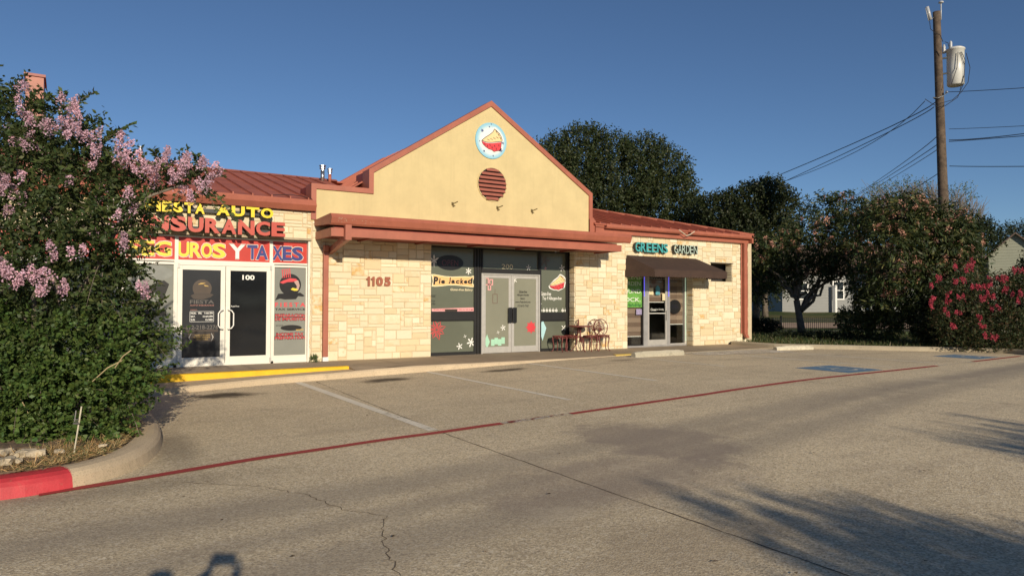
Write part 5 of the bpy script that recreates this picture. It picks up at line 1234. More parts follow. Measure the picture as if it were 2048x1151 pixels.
# ================================================================ VEGETATION
rng = np.random.default_rng(5)
def unit(v): return v/np.maximum(np.linalg.norm(v, axis=-1, keepdims=True), 1e-9)
def leaf_quads(P, Dr, L, Wd, rng, fold=.25):
    """leaf at P growing along Dr"""
    n = len(P); r = rng.normal(size=(n, 3)); side = unit(np.cross(Dr, r)); nor = np.cross(Dr, side)
    L = L[:, None]; Wd = Wd[:, None]
    b = P; tip = P+Dr*L+nor*L*rng.uniform(-.2, .1, (n, 1)); mid = P+Dr*L*.45+nor*L*fold*rng.uniform(-.3, .5, (n, 1))
    return np.stack([b, mid+side*Wd*.5, tip, mid-side*Wd*.5], 1).reshape(-1, 3)
def cols(n, base, rng, var=.3, hue=.12, extra=None):
    k = rng.uniform(1-var, 1+var, (n, 1)); h = rng.normal(0, hue, (n, 1))
    c = np.array(base)[None]*k; c = c*np.concatenate([1+h, np.ones((n, 1)), 1-h*.5], 1)
    if extra is not None:
        pr, ec = extra; msk = rng.random(n) < pr; c[msk] = np.array(ec)[None]*rng.uniform(.7, 1.2, (msk.sum(), 1))
    return np.concatenate([np.clip(c, .002, 1), np.ones((n, 1))], 1)
def twigs(blobs, n, rng, shell=.45, up=.5, rand=.5):
    """blobs (x,y,z,rx,ry,rz) -> twig base and direction"""
    b = np.array(blobs, float); wgt = b[:, 3]*b[:, 5]; wgt = wgt/wgt.sum(); i = rng.choice(len(b), n, p=wgt)
    d = unit(rng.normal(size=(n, 3))); rr_ = shell+(1-shell)*rng.random((n, 1))**.6
    P = b[i, :3]+d*rr_*b[i, 3:6]; T = unit(d+np.array([0, 0, up])+rng.normal(size=(n, 3))*rand*.6)
    return P, T, d, i
def twig_leaves(P, T, nl, tl, ll, lw, rng, spread_=.9, droop=0):
    n = len(P); t = np.tile(np.linspace(.05, 1, nl), n); ip = np.repeat(np.arange(n), nl)
    base = P[ip]+T[ip]*(t*tl*rng.uniform(.8, 1.2, n*nl))[:, None]
    r = rng.normal(size=(n*nl, 3)); s_ = unit(r-T[ip]*np.sum(r*T[ip], 1, keepdims=True))
    Dr = unit(T[ip]*.55+s_*spread_+np.array([0, 0, -droop])); base[:, 2] -= droop*t**2*tl*.6
    return base, Dr, rng.uniform(.7, 1.2, n*nl)*ll, rng.uniform(.7, 1.15, n*nl)*lw
def crown(name, parent, blobs, n, nl, tl, ll, lw, col, rng, shell=.45, up=.5, rand=.5, droop=0, var=.3, hue=.12, extra=None, fold=.25, zmin=None, mat='leaf'):
    P, T, d, i = twigs(blobs, n, rng, shell, up, rand)
    b, Dr, L, Wd = twig_leaves(P, T, nl, tl, ll, lw, rng, .9, droop)
    if zmin is not None: k = b[:, 2] > zmin; b, Dr, L, Wd = b[k], Dr[k], L[k], Wd[k]
    return quads_mesh(name, leaf_quads(b, Dr, L, Wd, rng, fold), cols(len(b), col, rng, var, hue, extra), M[mat], parent), P, T
def panicles(name, parent, C, T, r, L, npet, ps_, col, rng, var=.2):
    V = []; n = len(C); ip = np.repeat(np.arange(n), npet); t = rng.random(n*npet)**.8
    off = unit(rng.normal(size=(n*npet, 3)))*(r*(1-.65*t)*rng.uniform(.5, 1, n*npet))[:, None]
    sc_ = rng.uniform(.75, 1.25, n)[ip][:, None]
    P = C[ip]+(T[ip]*(t*L)[:, None]+off)*sc_; Dr = unit(rng.normal(size=(n*npet, 3))+unit(off)*.8)
    V = leaf_quads(P, Dr, rng.uniform(.7, 1.2, len(P))*ps_, rng.uniform(.7, 1.2, len(P))*ps_*.9, rng, .5)
    cc = cols(len(P), col, rng, var, .05); tone = rng.uniform(.75, 1.15, n)[ip][:, None]; cc[:, :3] = np.clip(cc[:, :3]*tone, 0, 1)
    return quads_mesh(name, V, cc, M['petal'], parent)
def limbs(name, parent, starts, tips, r0, r1, rng, n=6, wob=.12, mat='bark'):
    m = MB()
    for a, b_ in zip(starts, tips):
        a, b_ = Vector(a), Vector(b_); L = (b_-a).length; P = []
        for k in range(n+1):
            t = k/n; q = a.lerp(b_, t); q.z += .12*L*math.sin(t*math.pi)*.5; 
            if 0 < k < n: q += Vector(rng.normal(size=3)*wob*L*.12)
            P.append(q)
        m.tube(P, list(np.linspace(r0, r1, n+1)), 6)
    return m.build(name, M[mat], parent, smooth=True)
def BL(u, v, d, r, rz_=None, rx=None): p_ = D(u, v, d); return (float(p_[0]), float(p_[1]), float(p_[2]), rx or r, rx or r, rz_ or r)

# --- crape myrtle at the left
cm = thing('crape_myrtle', (-2.6, -6.6, .1), 'large lilac pink flowering crape myrtle at the left edge in front of the shop', 'tree')
cb_ = [BL(-60, 260, 8.6, .75), BL(5, 255, 8.9, .42), BL(100, 330, 8.6, .5), BL(25, 330, 8.6, .5), BL(150, 345, 8.4, .5), BL(215, 390, 8.3, .38), BL(130, 235, 8.5, .14), BL(200, 300, 8.4, .25), BL(330, 345, 8.3, .15), BL(370, 368, 8.2, .2, .13), BL(300, 360, 8.3, .18), BL(400, 365, 8.3, .08),
       BL(30, 420, 8.2, .75), BL(180, 455, 8.1, .6), BL(225, 462, 8.0, .2), BL(-60, 520, 8.2, .8), BL(90, 560, 8.0, .75), BL(185, 560, 8.1, .4), BL(205, 515, 8.0, .32), BL(215, 615, 8.1, .33), BL(265, 655, 8.3, .2), BL(320, 690, 8.6, .1), BL(-40, 680, 8, .7), BL(100, 700, 7.9, .6), BL(200, 700, 8, .45), BL(250, 720, 8.2, .3)]
cr, P1, T1 = crown('crown', cm, cb_, 2700, 16, .27, .066, .034, (.048, .070, .022), rng, .5, .45, .5, .1, .35, .12, (.06, (.10, .11, .04)))
fl = [(40, 170, 0), (60, 230, 1), (140, 215, 3), (155, 228, 2), (90, 270, 3), (135, 270, 3), (160, 265, 3), (60, 300, 1), (25, 290, 1), (210, 300, 1), (240, 300, 2), (245, 325, 2), (170, 330, 1), (35, 370, 1), (5, 355, 1), (10, 435, 0), (45, 405, 1), (135, 365, 1), (200, 400, 1), (260, 400, 1), (300, 345, 2), (335, 325, 2), (335, 350, 2), (370, 335, 2), (395, 345, 2), (425, 360, 2), (410, 385, 1), (305, 370, 1), (350, 375, 1), (5, 560, 4), (30, 570, 4), (75, 560, 4), (90, 575, 4), (125, 580, 3), (105, 515, 1), (150, 515, 1), (245, 490, 1), (285, 590, 2), (50, 250, 1), (120, 255, 2), (185, 290, 1), (270, 330, 1), (385, 400, 1), (365, 350, 2), (285, 350, 1), (240, 440, 1), (5, 390, 0)]
C_, T_ = [], []
for u, v, k in fl:
    for j in range(3 if k >= 2 else 2):
        p_ = D(u+rng.normal()*9, v+rng.normal()*8, (7.45 if v > 480 else 7.85)+rng.normal()*.12 if k != 4 else 7.1); C_.append(p_); T_.append(unit(np.array([.1, -.25, 1])+rng.normal(size=3)*.35))
extra_i = rng.choice(len(P1), 26, replace=False); C_ += [P1[i] for i in extra_i if P1[i][2] > 2.2]; T_ += [T1[i] for i in extra_i if P1[i][2] > 2.2]
panicles('blossom', cm, np.array(C_), np.array(T_), .062, .13, 95, .022, (.66, .42, .53), rng)
st = [(-2.6+rng.normal()*.15, -6.6+rng.normal()*.15, .05) for _ in range(12)]; limbs('stem', cm, st, [cb_[i][:3] for i in (0, 1, 2, 4, 5, 9, 12, 13, 15, 16, 18, 20)], .045, .012, rng, 7, .25)
def sprays(name, par, blobs, n, L0, ll, lw, col, rng, up=.5, toward=.5, droop=.25, sel=None):
    b = np.array(blobs if sel is None else [blobs[i] for i in sel]); i = rng.integers(0, len(b), n); d = unit(rng.normal(size=(n, 3))+[0, -toward, up]); V_, D_, st_ = [], [], MB()
    for k in range(n):
        a = b[i[k], :3]+d[k]*b[i[k], 3:6]*.6; L = L0*rng.uniform(.6, 1.25); side = unit(np.cross(d[k], [0, 0, 1.])); pts = []
        for t in np.linspace(0, 1, 6): pts.append(a+d[k]*L*t+np.array([0, 0, -droop*L*t*t]))
        st_.tube(pts, [.005, .0045, .004, .0035, .003, .002], 4)
        for t in np.linspace(.15, 1, 13):
            q = a+d[k]*L*t+np.array([0, 0, -droop*L*t*t])
            for sg in (-1, 1): V_.append(q); D_.append(unit(d[k]*.7+side*sg+rng.normal(size=3)*.25))
    V_ = np.array(V_); D_ = np.array(D_); m_ = len(V_)
    quads_mesh(name, leaf_quads(V_, D_, rng.uniform(.75, 1.2, m_)*ll, rng.uniform(.8, 1.15, m_)*lw, rng), cols(m_, col, rng, .25, .1), M['leaf'], par); st_.build('twigs', M['bark'], par)['kind'] = 'stuff'
sprays('branch_spray', cm, cb_, 150, .48, .072, .036, (.075, .105, .030), rng, .6, .6, .3)
# --- leafy bush at its foot
bu = thing('green_bush', (-2.2, -7.4, .1), 'dense bright green leafy bush under the crape myrtle', 'bush')
bb = [BL(60, 868, 7.2, .17), BL(150, 868, 7.25, .17), BL(0, 870, 7.2, .2), BL(205, 862, 7.4, .14), BL(-40, 800, 7.5, .55), BL(40, 790, 7.4, .5), BL(120, 800, 7.4, .42), BL(185, 800, 7.5, .38), BL(235, 770, 7.7, .33), BL(70, 730, 7.5, .5), BL(170, 720, 7.6, .45), BL(262, 800, 7.9, .17), BL(225, 845, 7.6, .2), BL(120, 850, 7.3, .22), BL(45, 850, 7.3, .25), BL(245, 690, 7.9, .25), BL(-60, 720, 7.5, .6)]
crown('foliage', bu, bb, 2000, 15, .17, .048, .036, (.070, .115, .026), rng, .6, .5, .5, .05, .3, .1, (.05, (.11, .14, .04)), zmin=.1)
sprays('branch_spray', bu, bb, 90, .34, .060, .040, (.095, .150, .034), rng, .5, .8, .4)
m = MB()
for a, b_ in (((185, 762), (245, 720)), ((20, 770), (70, 850)), ((230, 735), (262, 700))): m.tube([D(a[0], a[1], 7.15), D((a[0]+b_[0])/2, (a[1]+b_[1])/2-6, 7.1), D(b_[0], b_[1], 7.2)], .006, 5)
m.build('bare_twig', plain('dry_stalk', (.42, .33, .18), .9), bu)
# branch sprays sticking out in front of the left doors
sp = thing('leafy_sapling', (-1.6, -6.2, .1), 'green sapling branches reaching right in front of the white doors', 'bush')
tips = [(372, 690), (345, 735), (375, 655), (330, 640), (335, 700), (310, 760), (290, 790), (300, 610), (310, 670), (290, 720), (300, 585)]
PP, TT = [], []; m = MB()
for (u, v) in tips:
    a = D(215, min(780, v+35), 8.2); b_ = D(u, v, 8.5); mid = (a+b_)/2+np.array([0, 0, .06]); m.tube([a, mid, b_], [.008, .006, .003], 5)
    for t in np.linspace(.1, .93, 13): q = (1-t)**2*a+2*t*(1-t)*mid+t*t*b_; PP.append(q+rng.normal(size=3)*.035); TT.append(unit(b_-a+rng.normal(size=3)*.22))
bx, Dx, Lx, Wx = twig_leaves(np.array(PP), np.array(TT), 10, .13, .052, .03, rng, .9, .05)
quads_mesh('foliage', leaf_quads(bx, Dx, Lx, Wx, rng), cols(len(bx), (.065, .105, .022), rng, .3, .1), M['leaf'], sp); m.build('branch', M['bark'], sp)
# --- dry grass, rubble and the thin stake
V = []; cc = []
n = 11000; t_ = rng.random(n); idx = (t_*(len(inner)-1)).astype(int); IA = np.array([[p.x, p.y] for p in inner]); base_ = IA[idx]+(IA[np.minimum(idx+1, len(IA)-1)]-IA[idx])*rng.random((n, 1))
nrm = unit(np.stack([-2.6-base_[:, 0], -6.3-base_[:, 1]], 1)); base_ = base_+nrm*rng.random((n, 1))**1.1*.8
P = np.concatenate([base_, np.full((n, 1), .09)], 1); Dr = unit(rng.normal(size=(n, 3))*[1, 1, .35]+[0, 0, .35])
keep = (P[:, 0] > -4); P, Dr = P[keep], Dr[keep]; n = len(P)
tag(quads_mesh('dry_grass', leaf_quads(P, Dr, rng.uniform(.05, .14, n), np.full(n, .006), rng), cols(n, (.42, .29, .14), rng, .4, .1, (.2, (.12, .14, .05))), M['leaf']), 'dry straw and weeds along the island kerb', 'dry grass', kind='stuff')
def rock(p_, s_, label, seed):
    r_ = random.Random(seed); import bmesh
    bm = bmesh.new(); bmesh.ops.create_icosphere(bm, subdivisions=2, radius=1)
    ax = (s_*r_.uniform(1.1, 1.6), s_*r_.uniform(.7, 1), s_*r_.uniform(.5, .75))
    for v in bm.verts:
        k = 1+.22*math.sin(v.co.x*5+seed)*math.cos(v.co.y*4+seed*2)+r_.uniform(-.1, .1); v.co = Vector((max(-.8, min(.8, v.co.x))*ax[0]*k, max(-.8, min(.8, v.co.y))*ax[1]*k, max(-.6, min(.7, v.co.z))*ax[2]*k))
    me = bpy.data.meshes.new('stone'); bm.to_mesh(me); bm.free(); me.materials.append(M['rock']); o = bpy.data.objects.new('stone', me); COL.objects.link(o)
    o.location = p_; o.rotation_euler = (0, 0, r_.uniform(0, 3)); tag(o, label, 'stone', 'rubble stones in the planting bed')
for k, (u, v, s_, lb) in enumerate([(8, 908, .07, 'pale rubble stone at the left picture edge'), (50, 910, .075, 'tan rubble stone, largest by the dry grass'), (70, 910, .06, 'whitish pitted stone right of the tan stone'), (12, 925, .06, 'low pale stone nearest the red kerb'), (37, 924, .035, 'small flat stone below the tan stone'), (118, 905, .035, 'small orange stone left of the thin stake'), (205, 893, .03, 'small stone at the kerb bend')]):
    p_ = GZ(u, v, .12); rock((float(p_[0]), float(p_[1]), .135), s_*1.25, lb, k+3)
sk = thing('garden_stake', tuple(map(float, GZ(148, 905, .1))), 'thin pale metal stake with a small bracket leaning in the green bush', 'stake')
b0 = GZ(148, 905, .1); dS = float((b0-CAM)@FW); m = MB(); m.tube([b0, D(163, 812, dS-.02)], .007, 6); m.build('rod', M['stop_pale'], sk)
m = MB(); m.tube([D(156, 842, dS-.04), D(149, 842, dS-.04), D(152, 820, dS-.04)], .006, 5); m.tube([D(157, 846, dS-.04), D(147, 846, dS-.04)], .010, 5); m.tube([D(157, 838, dS-.04), D(148, 838, dS-.04)], .006, 5); m.build('bracket', M['galv'], sk)
# weed at the wall foot
wd_ = thing('weed', (2.86, -.12, .15), 'small green weed at the foot of the stone pier', 'weed')
crown('foliage', wd_, [(2.87, -.1, .22, .07, .06, .08)], 60, 8, .06, .03, .015, (.07, .11, .03), rng, .2)

# --- red crape myrtle at the right
rc = thing('red_crape_myrtle', (21.6, -5.9, .2), 'crimson flowering crape myrtle bush at the right edge', 'bush')
rb_ = [BL(1925, 640, 20.6, .75), BL(1985, 610, 20.8, .8), BL(2040, 620, 20.6, .95), BL(2040, 590, 20.5, .6), BL(1915, 590, 20.8, .35), BL(1940, 560, 20.8, .25), BL(2090, 610, 20.4, 1.0), BL(1990, 665, 20.3, .6), BL(2050, 665, 19.8, .6), BL(1930, 680, 20.4, .4), BL(1890, 610, 20.8, .2), BL(1885, 640, 20.7, .2)]
cr2, P2, T2 = crown('crown', rc, rb_, 3000, 12, .3, .075, .036, (.045, .058, .022), rng, .45, .6, .5, 0, .35, .15, (.15, (.12, .075, .04)), zmin=.2)
C_ = []; T_ = []
for u, v in ((1941, 530), (1945, 535), (1937, 540), (1910, 535), (1875, 560), (1865, 576), (1898, 590), (1910, 568), (1925, 565), (1946, 575), (1955, 582), (1967, 575), (1990, 560), (2005, 565), (2013, 555), (2030, 545), (2040, 548), (2010, 585), (2020, 590), (1965, 600), (1975, 600), (1985, 598), (1985, 620), (1960, 640), (1965, 655), (1905, 655), (1895, 610), (1895, 628), (1862, 600), (1863, 614), (1915, 625), (1970, 673), (1985, 678), (1998, 620), (2035, 605), (2044, 590), (1978, 575), (1925, 600)):
    for j in range(2): C_.append(D(u+rng.normal()*3, v+rng.normal()*3, 19.9+rng.normal()*.15 if v < 640 else 19.6)); T_.append(unit(np.array([0, 0, 1])+rng.normal(size=3)*.4))
panicles('blossom', rc, np.array(C_), np.array(T_), .06, .14, 60, .034, (.46, .06, .10), rng)
limbs('stem', rc, [(21.4+rng.normal()*.2, -6.0+rng.normal()*.2, .15) for _ in range(9)], [rb_[i][:3] for i in (0, 1, 2, 3, 4, 5, 6, 8, 10)], .04, .012, rng, 6, .25)

# --- pink flowering silk tree
mt = thing('silk_tree', tuple(map(float, D(1602, 668, 28))), 'spreading silk tree with pink tufts beside the right end of the building', 'tree')
dM = 28.0
mb_ = [(1630, 460, 28, 1.0, .45), (1560, 490, 28, 1.0, .5), (1510, 500, 27.5, .8, .6), (1700, 460, 28, 1.1, .5), (1650, 410, 28.5, .7, .35), (1690, 405, 28.5, .5, .3), (1780, 430, 28, 1.1, .45), (1830, 420, 28, .8, .4), (1770, 480, 27, 1.3, .5), (1850, 470, 27, 1.2, .5), (1900, 480, 27, 1.0, .55), (1922, 505, 27, .6, .45), (1700, 520, 27.5, 1.0, .5), (1800, 540, 27, 1.1, .5), (1620, 540, 28, .8, .35), (1580, 545, 28.5, .6, .3), (1510, 560, 28.5, .5, .4), (1880, 540, 27, 1.0, .55), (1840, 580, 27, .8, .5), (1775, 590, 27, .6, .45), (1920, 545, 26.5, .5, .5)]
mbl = [BL(u, v, d if u < 1735 else 23.2, (r*1.1 if u < 1735 else r*.84), rz_*1.05) for u, v, d, r, rz_ in mb_]
mbl += [BL(1720, 440, 27.5, .9, .5), BL(1740, 560, 25, .7, .45), BL(1890, 445, 23.2, .8, .4), BL(1660, 500, 27.5, .9, .4)]
cr3, P3, T3 = crown('crown', mt, mbl, 3300, 12, .42, .19, .055, (.040, .056, .018), rng, .3, .15, .6, .5, .5, .14, (.10, (.15, .15, .05)))
sel = [i for i in range(len(P3)) if P3[i][1] < 2.0 or True]; sel = rng.choice(len(P3), 1100, replace=False)
out = [i for i in sel if (P3[i]-CAM)@FW < 28.3][:400]
panicles('blossom', mt, P3[out]+np.array([0, -.15, .12]), unit(np.tile([[0, -.2, 1.]], (len(out), 1))), .13, .09, 34, .055, (.56, .30, .23), rng)
tb0 = D(1604, 668, 28); fork = D(1593, 600, 28)
m = MB(); m.tube([tb0, D(1600, 640, 28), fork], [.17, .13, .12], 10); m.build('trunk', M['bark'], mt, smooth=True)
limbs('limb', mt, [fork]*9+[D(1600, 625, 28)]*5, [D(1540, 540, 28.3), D(1575, 520, 28), D(1620, 510, 28), D(1560, 570, 27.5), D(1600, 480, 28), D(1640, 560, 28), D(1520, 520, 27.8), D(1655, 450, 28.3), D(1590, 500, 27.6), D(1650, 530, 27.6), D(1680, 540, 27.3), D(1700, 480, 27.8), D(1780, 470, 27.5), D(1840, 480, 27.2)], .075, .02, rng, 7, .3)
# --- live oak behind the building
lo = thing('live_oak', tuple(map(float, D(1235, 600, 40)[:2]))+(.2,), 'big dense dark live oak rising behind the gable and right roof', 'tree')
lb_ = [BL(1100, 345, 39, 1.5), BL(1165, 305, 39.5, 1.25), BL(1120, 310, 39.3, .9), BL(1215, 318, 39.5, 1.3), BL(1285, 318, 39, 1.1), BL(1325, 350, 39, 1.3), BL(1150, 385, 38.5, 1.9), BL(1240, 375, 38.5, 2.0), BL(1330, 405, 38.5, 1.7), BL(1372, 440, 38.5, 1.2), BL(1200, 440, 38, 2.2), BL(1290, 450, 38, 2.0), BL(1085, 410, 39, 1.5), BL(1395, 470, 38, .9), BL(1180, 282, 39.3, .6), BL(1265, 300, 39, .5), BL(1310, 312, 39, .6), BL(1360, 380, 39, .7)]
crown('crown', lo, lb_, 6800, 12, .6, .17, .08, (.040, .054, .018), rng, .55, .75, .4, 0, .35, .12, (.08, (.08, .09, .035)))
m = MB(); p_ = D(1235, 600, 40); m.tube([(p_[0], p_[1], -.2), (p_[0]+.1, p_[1], 2.0), (p_[0], p_[1], 4.0)], [.5, .38, .34], 10); m.build('trunk', M['bark'], lo, smooth=True)
limbs('limb', lo, [(p_[0], p_[1], 3.4)]*7, [lb_[i][:3] for i in (0, 2, 3, 5, 6, 7, 9)], .18, .05, rng, 6, .2)
# --- dark elm right of the building
el = thing('dark_tree', tuple(map(float, D(1500, 660, 33)[:2]))+(.1,), 'dark rounded tree just right of the stone building, behind the silk tree', 'tree')
eb_ = [BL(1530, 405, 34, 1.1, .9), BL(1500, 420, 34, 1.2), BL(1450, 440, 34, 1.2), BL(1560, 420, 34, .9), BL(1425, 430, 35, .9), BL(1480, 480, 33.5, 1.4), BL(1540, 480, 33.5, 1.3), BL(1440, 500, 33.5, 1.2), BL(1510, 560, 33, .9), BL(1540, 385, 34, .6)]
crown('crown', el, eb_, 4200, 12, .42, .13, .075, (.032, .042, .014), rng, .45, .4, .5, .1, .35, .12)
m = MB(); p_ = D(1512, 660, 33); m.tube([(p_[0], p_[1], 0), (p_[0]+.05, p_[1], 1.8), (p_[0]+.1, p_[1], 3.6)], [.2, .16, .12], 9); m.build('trunk', M['bark'], el, smooth=True)
# --- shrubs in front of the fence under the silk tree
def shrub(name, blobs, n, col, label, nl=12, tl=.22, ll=.085, lw=.05, loc=None, **k):
    t = thing(name, (blobs[0][0], blobs[0][1], .15), label, 'bush'); c_ = crown('foliage', t, blobs, n, nl, tl, ll, lw, col, rng, .5, .4, .5, 0, .35, .12, zmin=.12, **k)
    limbs('stem', t, [(blobs[0][0]+rng.normal()*.1, blobs[0][1]+rng.normal()*.1, .1) for _ in range(4)], [b[:3] for b in (blobs*4)[:4]], .03, .01, rng, 5, .2); return t
shrub('green_shrub', [BL(1740, 620, 25, .55), BL(1765, 650, 24.8, .55), BL(1720, 655, 25, .45), BL(1790, 620, 25, .5), BL(1750, 590, 25, .4), BL(1700, 640, 25.2, .35)], 1300, (.075, .095, .035), 'leafy green shrub in front of the fence between silk tree trunk and pole')
shrub('dark_shrub', [BL(1860, 640, 22.5, .55), BL(1880, 600, 22.5, .5), BL(1840, 620, 22.8, .4), BL(1890, 660, 22, .5), BL(1850, 665, 22.3, .3), BL(1900, 620, 22, .5)], 1300, (.030, .042, .016), 'dark shrub left of the crimson crape myrtle')
shrub('dark_shrub', [BL(1525, 655, 30, .38, .3), BL(1508, 655, 30, .3), BL(1545, 658, 30, .3, .25)], 700, (.022, .030, .014), 'low clipped dark shrub at the foot of the building corner', ll=.06, lw=.04)
shrub('dark_shrub', [BL(1625, 676, 26, .5, .10), BL(1655, 678, 25.5, .5, .10), BL(1700, 680, 25, .4, .10), BL(1570, 676, 26.5, .4, .10)], 700, (.035, .045, .018), 'low dark ground shrubs around the silk tree trunk', ll=.07)
# hedge mass beyond the lawn
def far_tree(label, name, blobs, n, col, ll=.3, lw=.15, tl=.8, nl=8, bare=False, trunk=None):
    t = thing(name, (blobs[0][0], blobs[0][1], .9), label, 'tree'); crown('crown', t, blobs, n, nl, tl, ll, lw, col, rng, .4, .4, .5, 0, .3, .12)
    m = MB(); b = blobs[0]; tx, ty = (b[0], b[1]) if trunk is None else trunk; m.tube([(tx, ty, .3), (tx, ty, b[2])], [.25, .12], 8); m.build('trunk', M['bark'], t, smooth=True)
    limbs('limb', t, [(tx, ty, b[2]*.55)]*min(8, len(blobs)), [q[:3] for q in blobs[:8]], .11, .03, rng, 5, .2)
    return t
far_tree('sparse pale green tree with bare twigs behind the pole', 'sparse_tree', [BL(1850, 400, 62, 2.0, 1.2), BL(1800, 395, 62, 2.0, 1.4), BL(1760, 400, 62, 1.6, 1.2), BL(1920, 395, 61, 1.0, .8), BL(1905, 420, 61, 1.2, 1.0)], 700, (.10, .125, .045), .2, .08, .8, 6)
sp_t = thing('bare_tree', tuple(map(float, D(1900, 600, 60)[:2]))+(.9,), 'leafless twiggy tree behind the pole and silk tree', 'tree'); m = MB(); rootp = D(1900, 560, 60)
for k in range(300):
    a = rootp+np.array([rng.normal()*.3, 0, rng.uniform(0, 3)]); u_ = rng.uniform(1725, 1972); v_ = 365+((u_-1840)/130)**2*40+rng.uniform(0, 50); b_ = D(u_, v_, 60+rng.normal()); mid = a*.45+b_*.55+np.array([0, 0, -.4])+rng.normal(size=3)*.3; m.tube([a, mid, b_], [.045, .03, .016], 4)
    for q_ in range(2): e_ = b_+rng.normal(size=3)*[.6, .3, .5]; m.tube([mid*.4+b_*.6, e_], [.02, .012], 3)
m.tube([D(1900, 630, 60), rootp, D(1895, 500, 60)], [.3, .25, .15], 8)
m.build('branches', plain('pale_bark', (.15, .125, .10), .9), sp_t)
far_tree('small dark tree top between the silk tree and the right gable', 'far_tree', [BL(1950, 462, 48, .9), BL(1962, 475, 48, 1.0), BL(1940, 480, 48, 1.0)], 500, (.028, .040, .014), .2, .1, .5, 8)
far_tree('far round tree above the sage gable house', 'far_tree', [BL(2015, 480, 80, 1.6), BL(2040, 478, 80, 1.6), BL(1990, 486, 80, 1.5), BL(2065, 480, 80, 2)], 800, (.03, .042, .016), .25, .12, .8, 8)
far_tree('dark tree at the right edge in front of the sage gable', 'far_tree', [BL(2085, 545, 40, 1.0), BL(2062, 565, 40, .6), BL(2100, 520, 40, 1.2)], 700, (.028, .038, .014), .16, .09, .5, 9)
far_tree('far dark tree glimpsed left of the pale house', 'far_tree', [BL(1530, 560, 50, 1.6), BL(1500, 540, 50, 2), BL(1560, 540, 52, 1.6)], 700, (.03, .04, .015), .22, .12, .7, 8)
# far tree belt closing the horizon (one mass)
bl = []
for u in range(1380, 2300, 26): bl.append(BL(u, 575+rng.normal()*5, 110+rng.normal()*4, 4.2, 3.2))
for a in range(0, 360, 9):
    if 5 < a < 75: continue
    q = 140; bl.append((CAM[0]+q*math.cos(rad(a)), CAM[1]+q*math.sin(rad(a)), 3, 9, 9, 5+rng.uniform(0, 2)))
o, _, _ = crown('tree_belt', None, bl, 5200, 7, 1.6, .9, .5, (.032, .042, .018), rng, .4, .3, .5); tag(o, 'distant dark tree belt along the horizon', 'tree belt', kind='stuff')
# verge grass
n = 15000; uu = rng.uniform(1480, 2100, n); dd = 20+rng.random(n)**1.3*12; P = np.array([D(a, 640, b_) for a, b_ in zip(uu, dd)])
kx = np.interp(P[:, 1], [p[1] for p in KS][::-1], [p[0] for p in KS][::-1]); keep = (P[:, 0] > kx+.2) & (P[:, 1] > -8) & ((P[:, 1] < -.1) | (P[:, 0] > 18.15)); P = P[keep]; n = len(P)
P[:, 2] = [terr(a, b_)+.0 for a, b_ in P[:, :2]]; Dr = unit(rng.normal(size=(n, 3))*[.5, .5, .2]+[0, 0, .9])
tag(quads_mesh('verge_grass', leaf_quads(P, Dr, rng.uniform(.06, .2, n), rng.uniform(.012, .03, n), rng), cols(n, (.055, .075, .022), rng, .4, .15, (.2, (.17, .14, .07))), M['leaf']), 'rough grass on the verge behind the far kerb', 'grass', kind='stuff')

n = 420; X_ = np.concatenate([rng.uniform(-2, 12, 260), rng.uniform(-.9, 10, 160)]); Y_ = np.concatenate([rng.uniform(-14, -2.6, 260), -2.35-rng.random(160)**2*.6])
P = np.stack([X_, Y_, [lot_h(a)+.012 for a in X_]], 1); Dr = unit(rng.normal(size=(n, 3))*[1, 1, .12]); L_ = rng.uniform(.015, .05, n); q_ = leaf_quads(P, Dr, L_, L_*.5, rng, .1)
q_ = q_.reshape(-1, 4, 3); q_[:, :, 2] = q_[:, :1, 2]+rng.uniform(0, .008, (n, 4)); tag(quads_mesh('fallen_leaves', q_.reshape(-1, 3), cols(n, (.12, .07, .03), rng, .5, .1, (.2, (.3, .2, .1))), M['leaf']), 'small brown dead leaves scattered on the parking lot', 'leaf litter', kind='stuff')
# shrubs across the street behind the photographer: they throw the long shadows on the lot
def street_tree(cx, tops, label):
    t = thing('roadside_crape_myrtle', (cx, -25.6, .0), label, 'tree'); b = []
    for x, h in tops: b.append((x, -25.5+rng.normal()*.3, h-.62, .30, .45, .5))
    for x in np.arange(min(q[0] for q in tops)+.5, max(q[0] for q in tops)+.8, .5): b.append((x, -25.6, 2.7, .5, .8, 1.0))
    crown('crown', t, b, 2400, 13, .34, .075, .04, (.05, .08, .02), rng, .3, 1.3, .3)
    limbs('stem', t, [(cx+rng.normal()*.2, -25.6, .0) for _ in range(len(b))], [q[:3] for q in b], .05, .015, rng, 6, .2)
street_tree(.6, [(-.35, 4.0), (.05, 4.4), (.3, 4.1), (.65, 4.3), (.85, 4.1), (1.15, 4.1), (.1, 3.75), (.45, 3.8), (1.0, 3.8), (.3, 3.5), (.8, 3.5)], 'bushy tree behind the camera on the left of the pair')
street_tree(5.6, [(4.0, 4.5), (4.35, 4.55), (4.2, 4.2), (4.3, 4.35), (4.6, 4.35), (4.7, 4.2), (4.8, 4.6), (5.0, 4.4), (5.3, 4.3), (5.3, 4.7), (5.9, 4.5), (6.5, 4.6), (7.2, 4.5)], 'bushy tree behind the camera on the right of the pair')

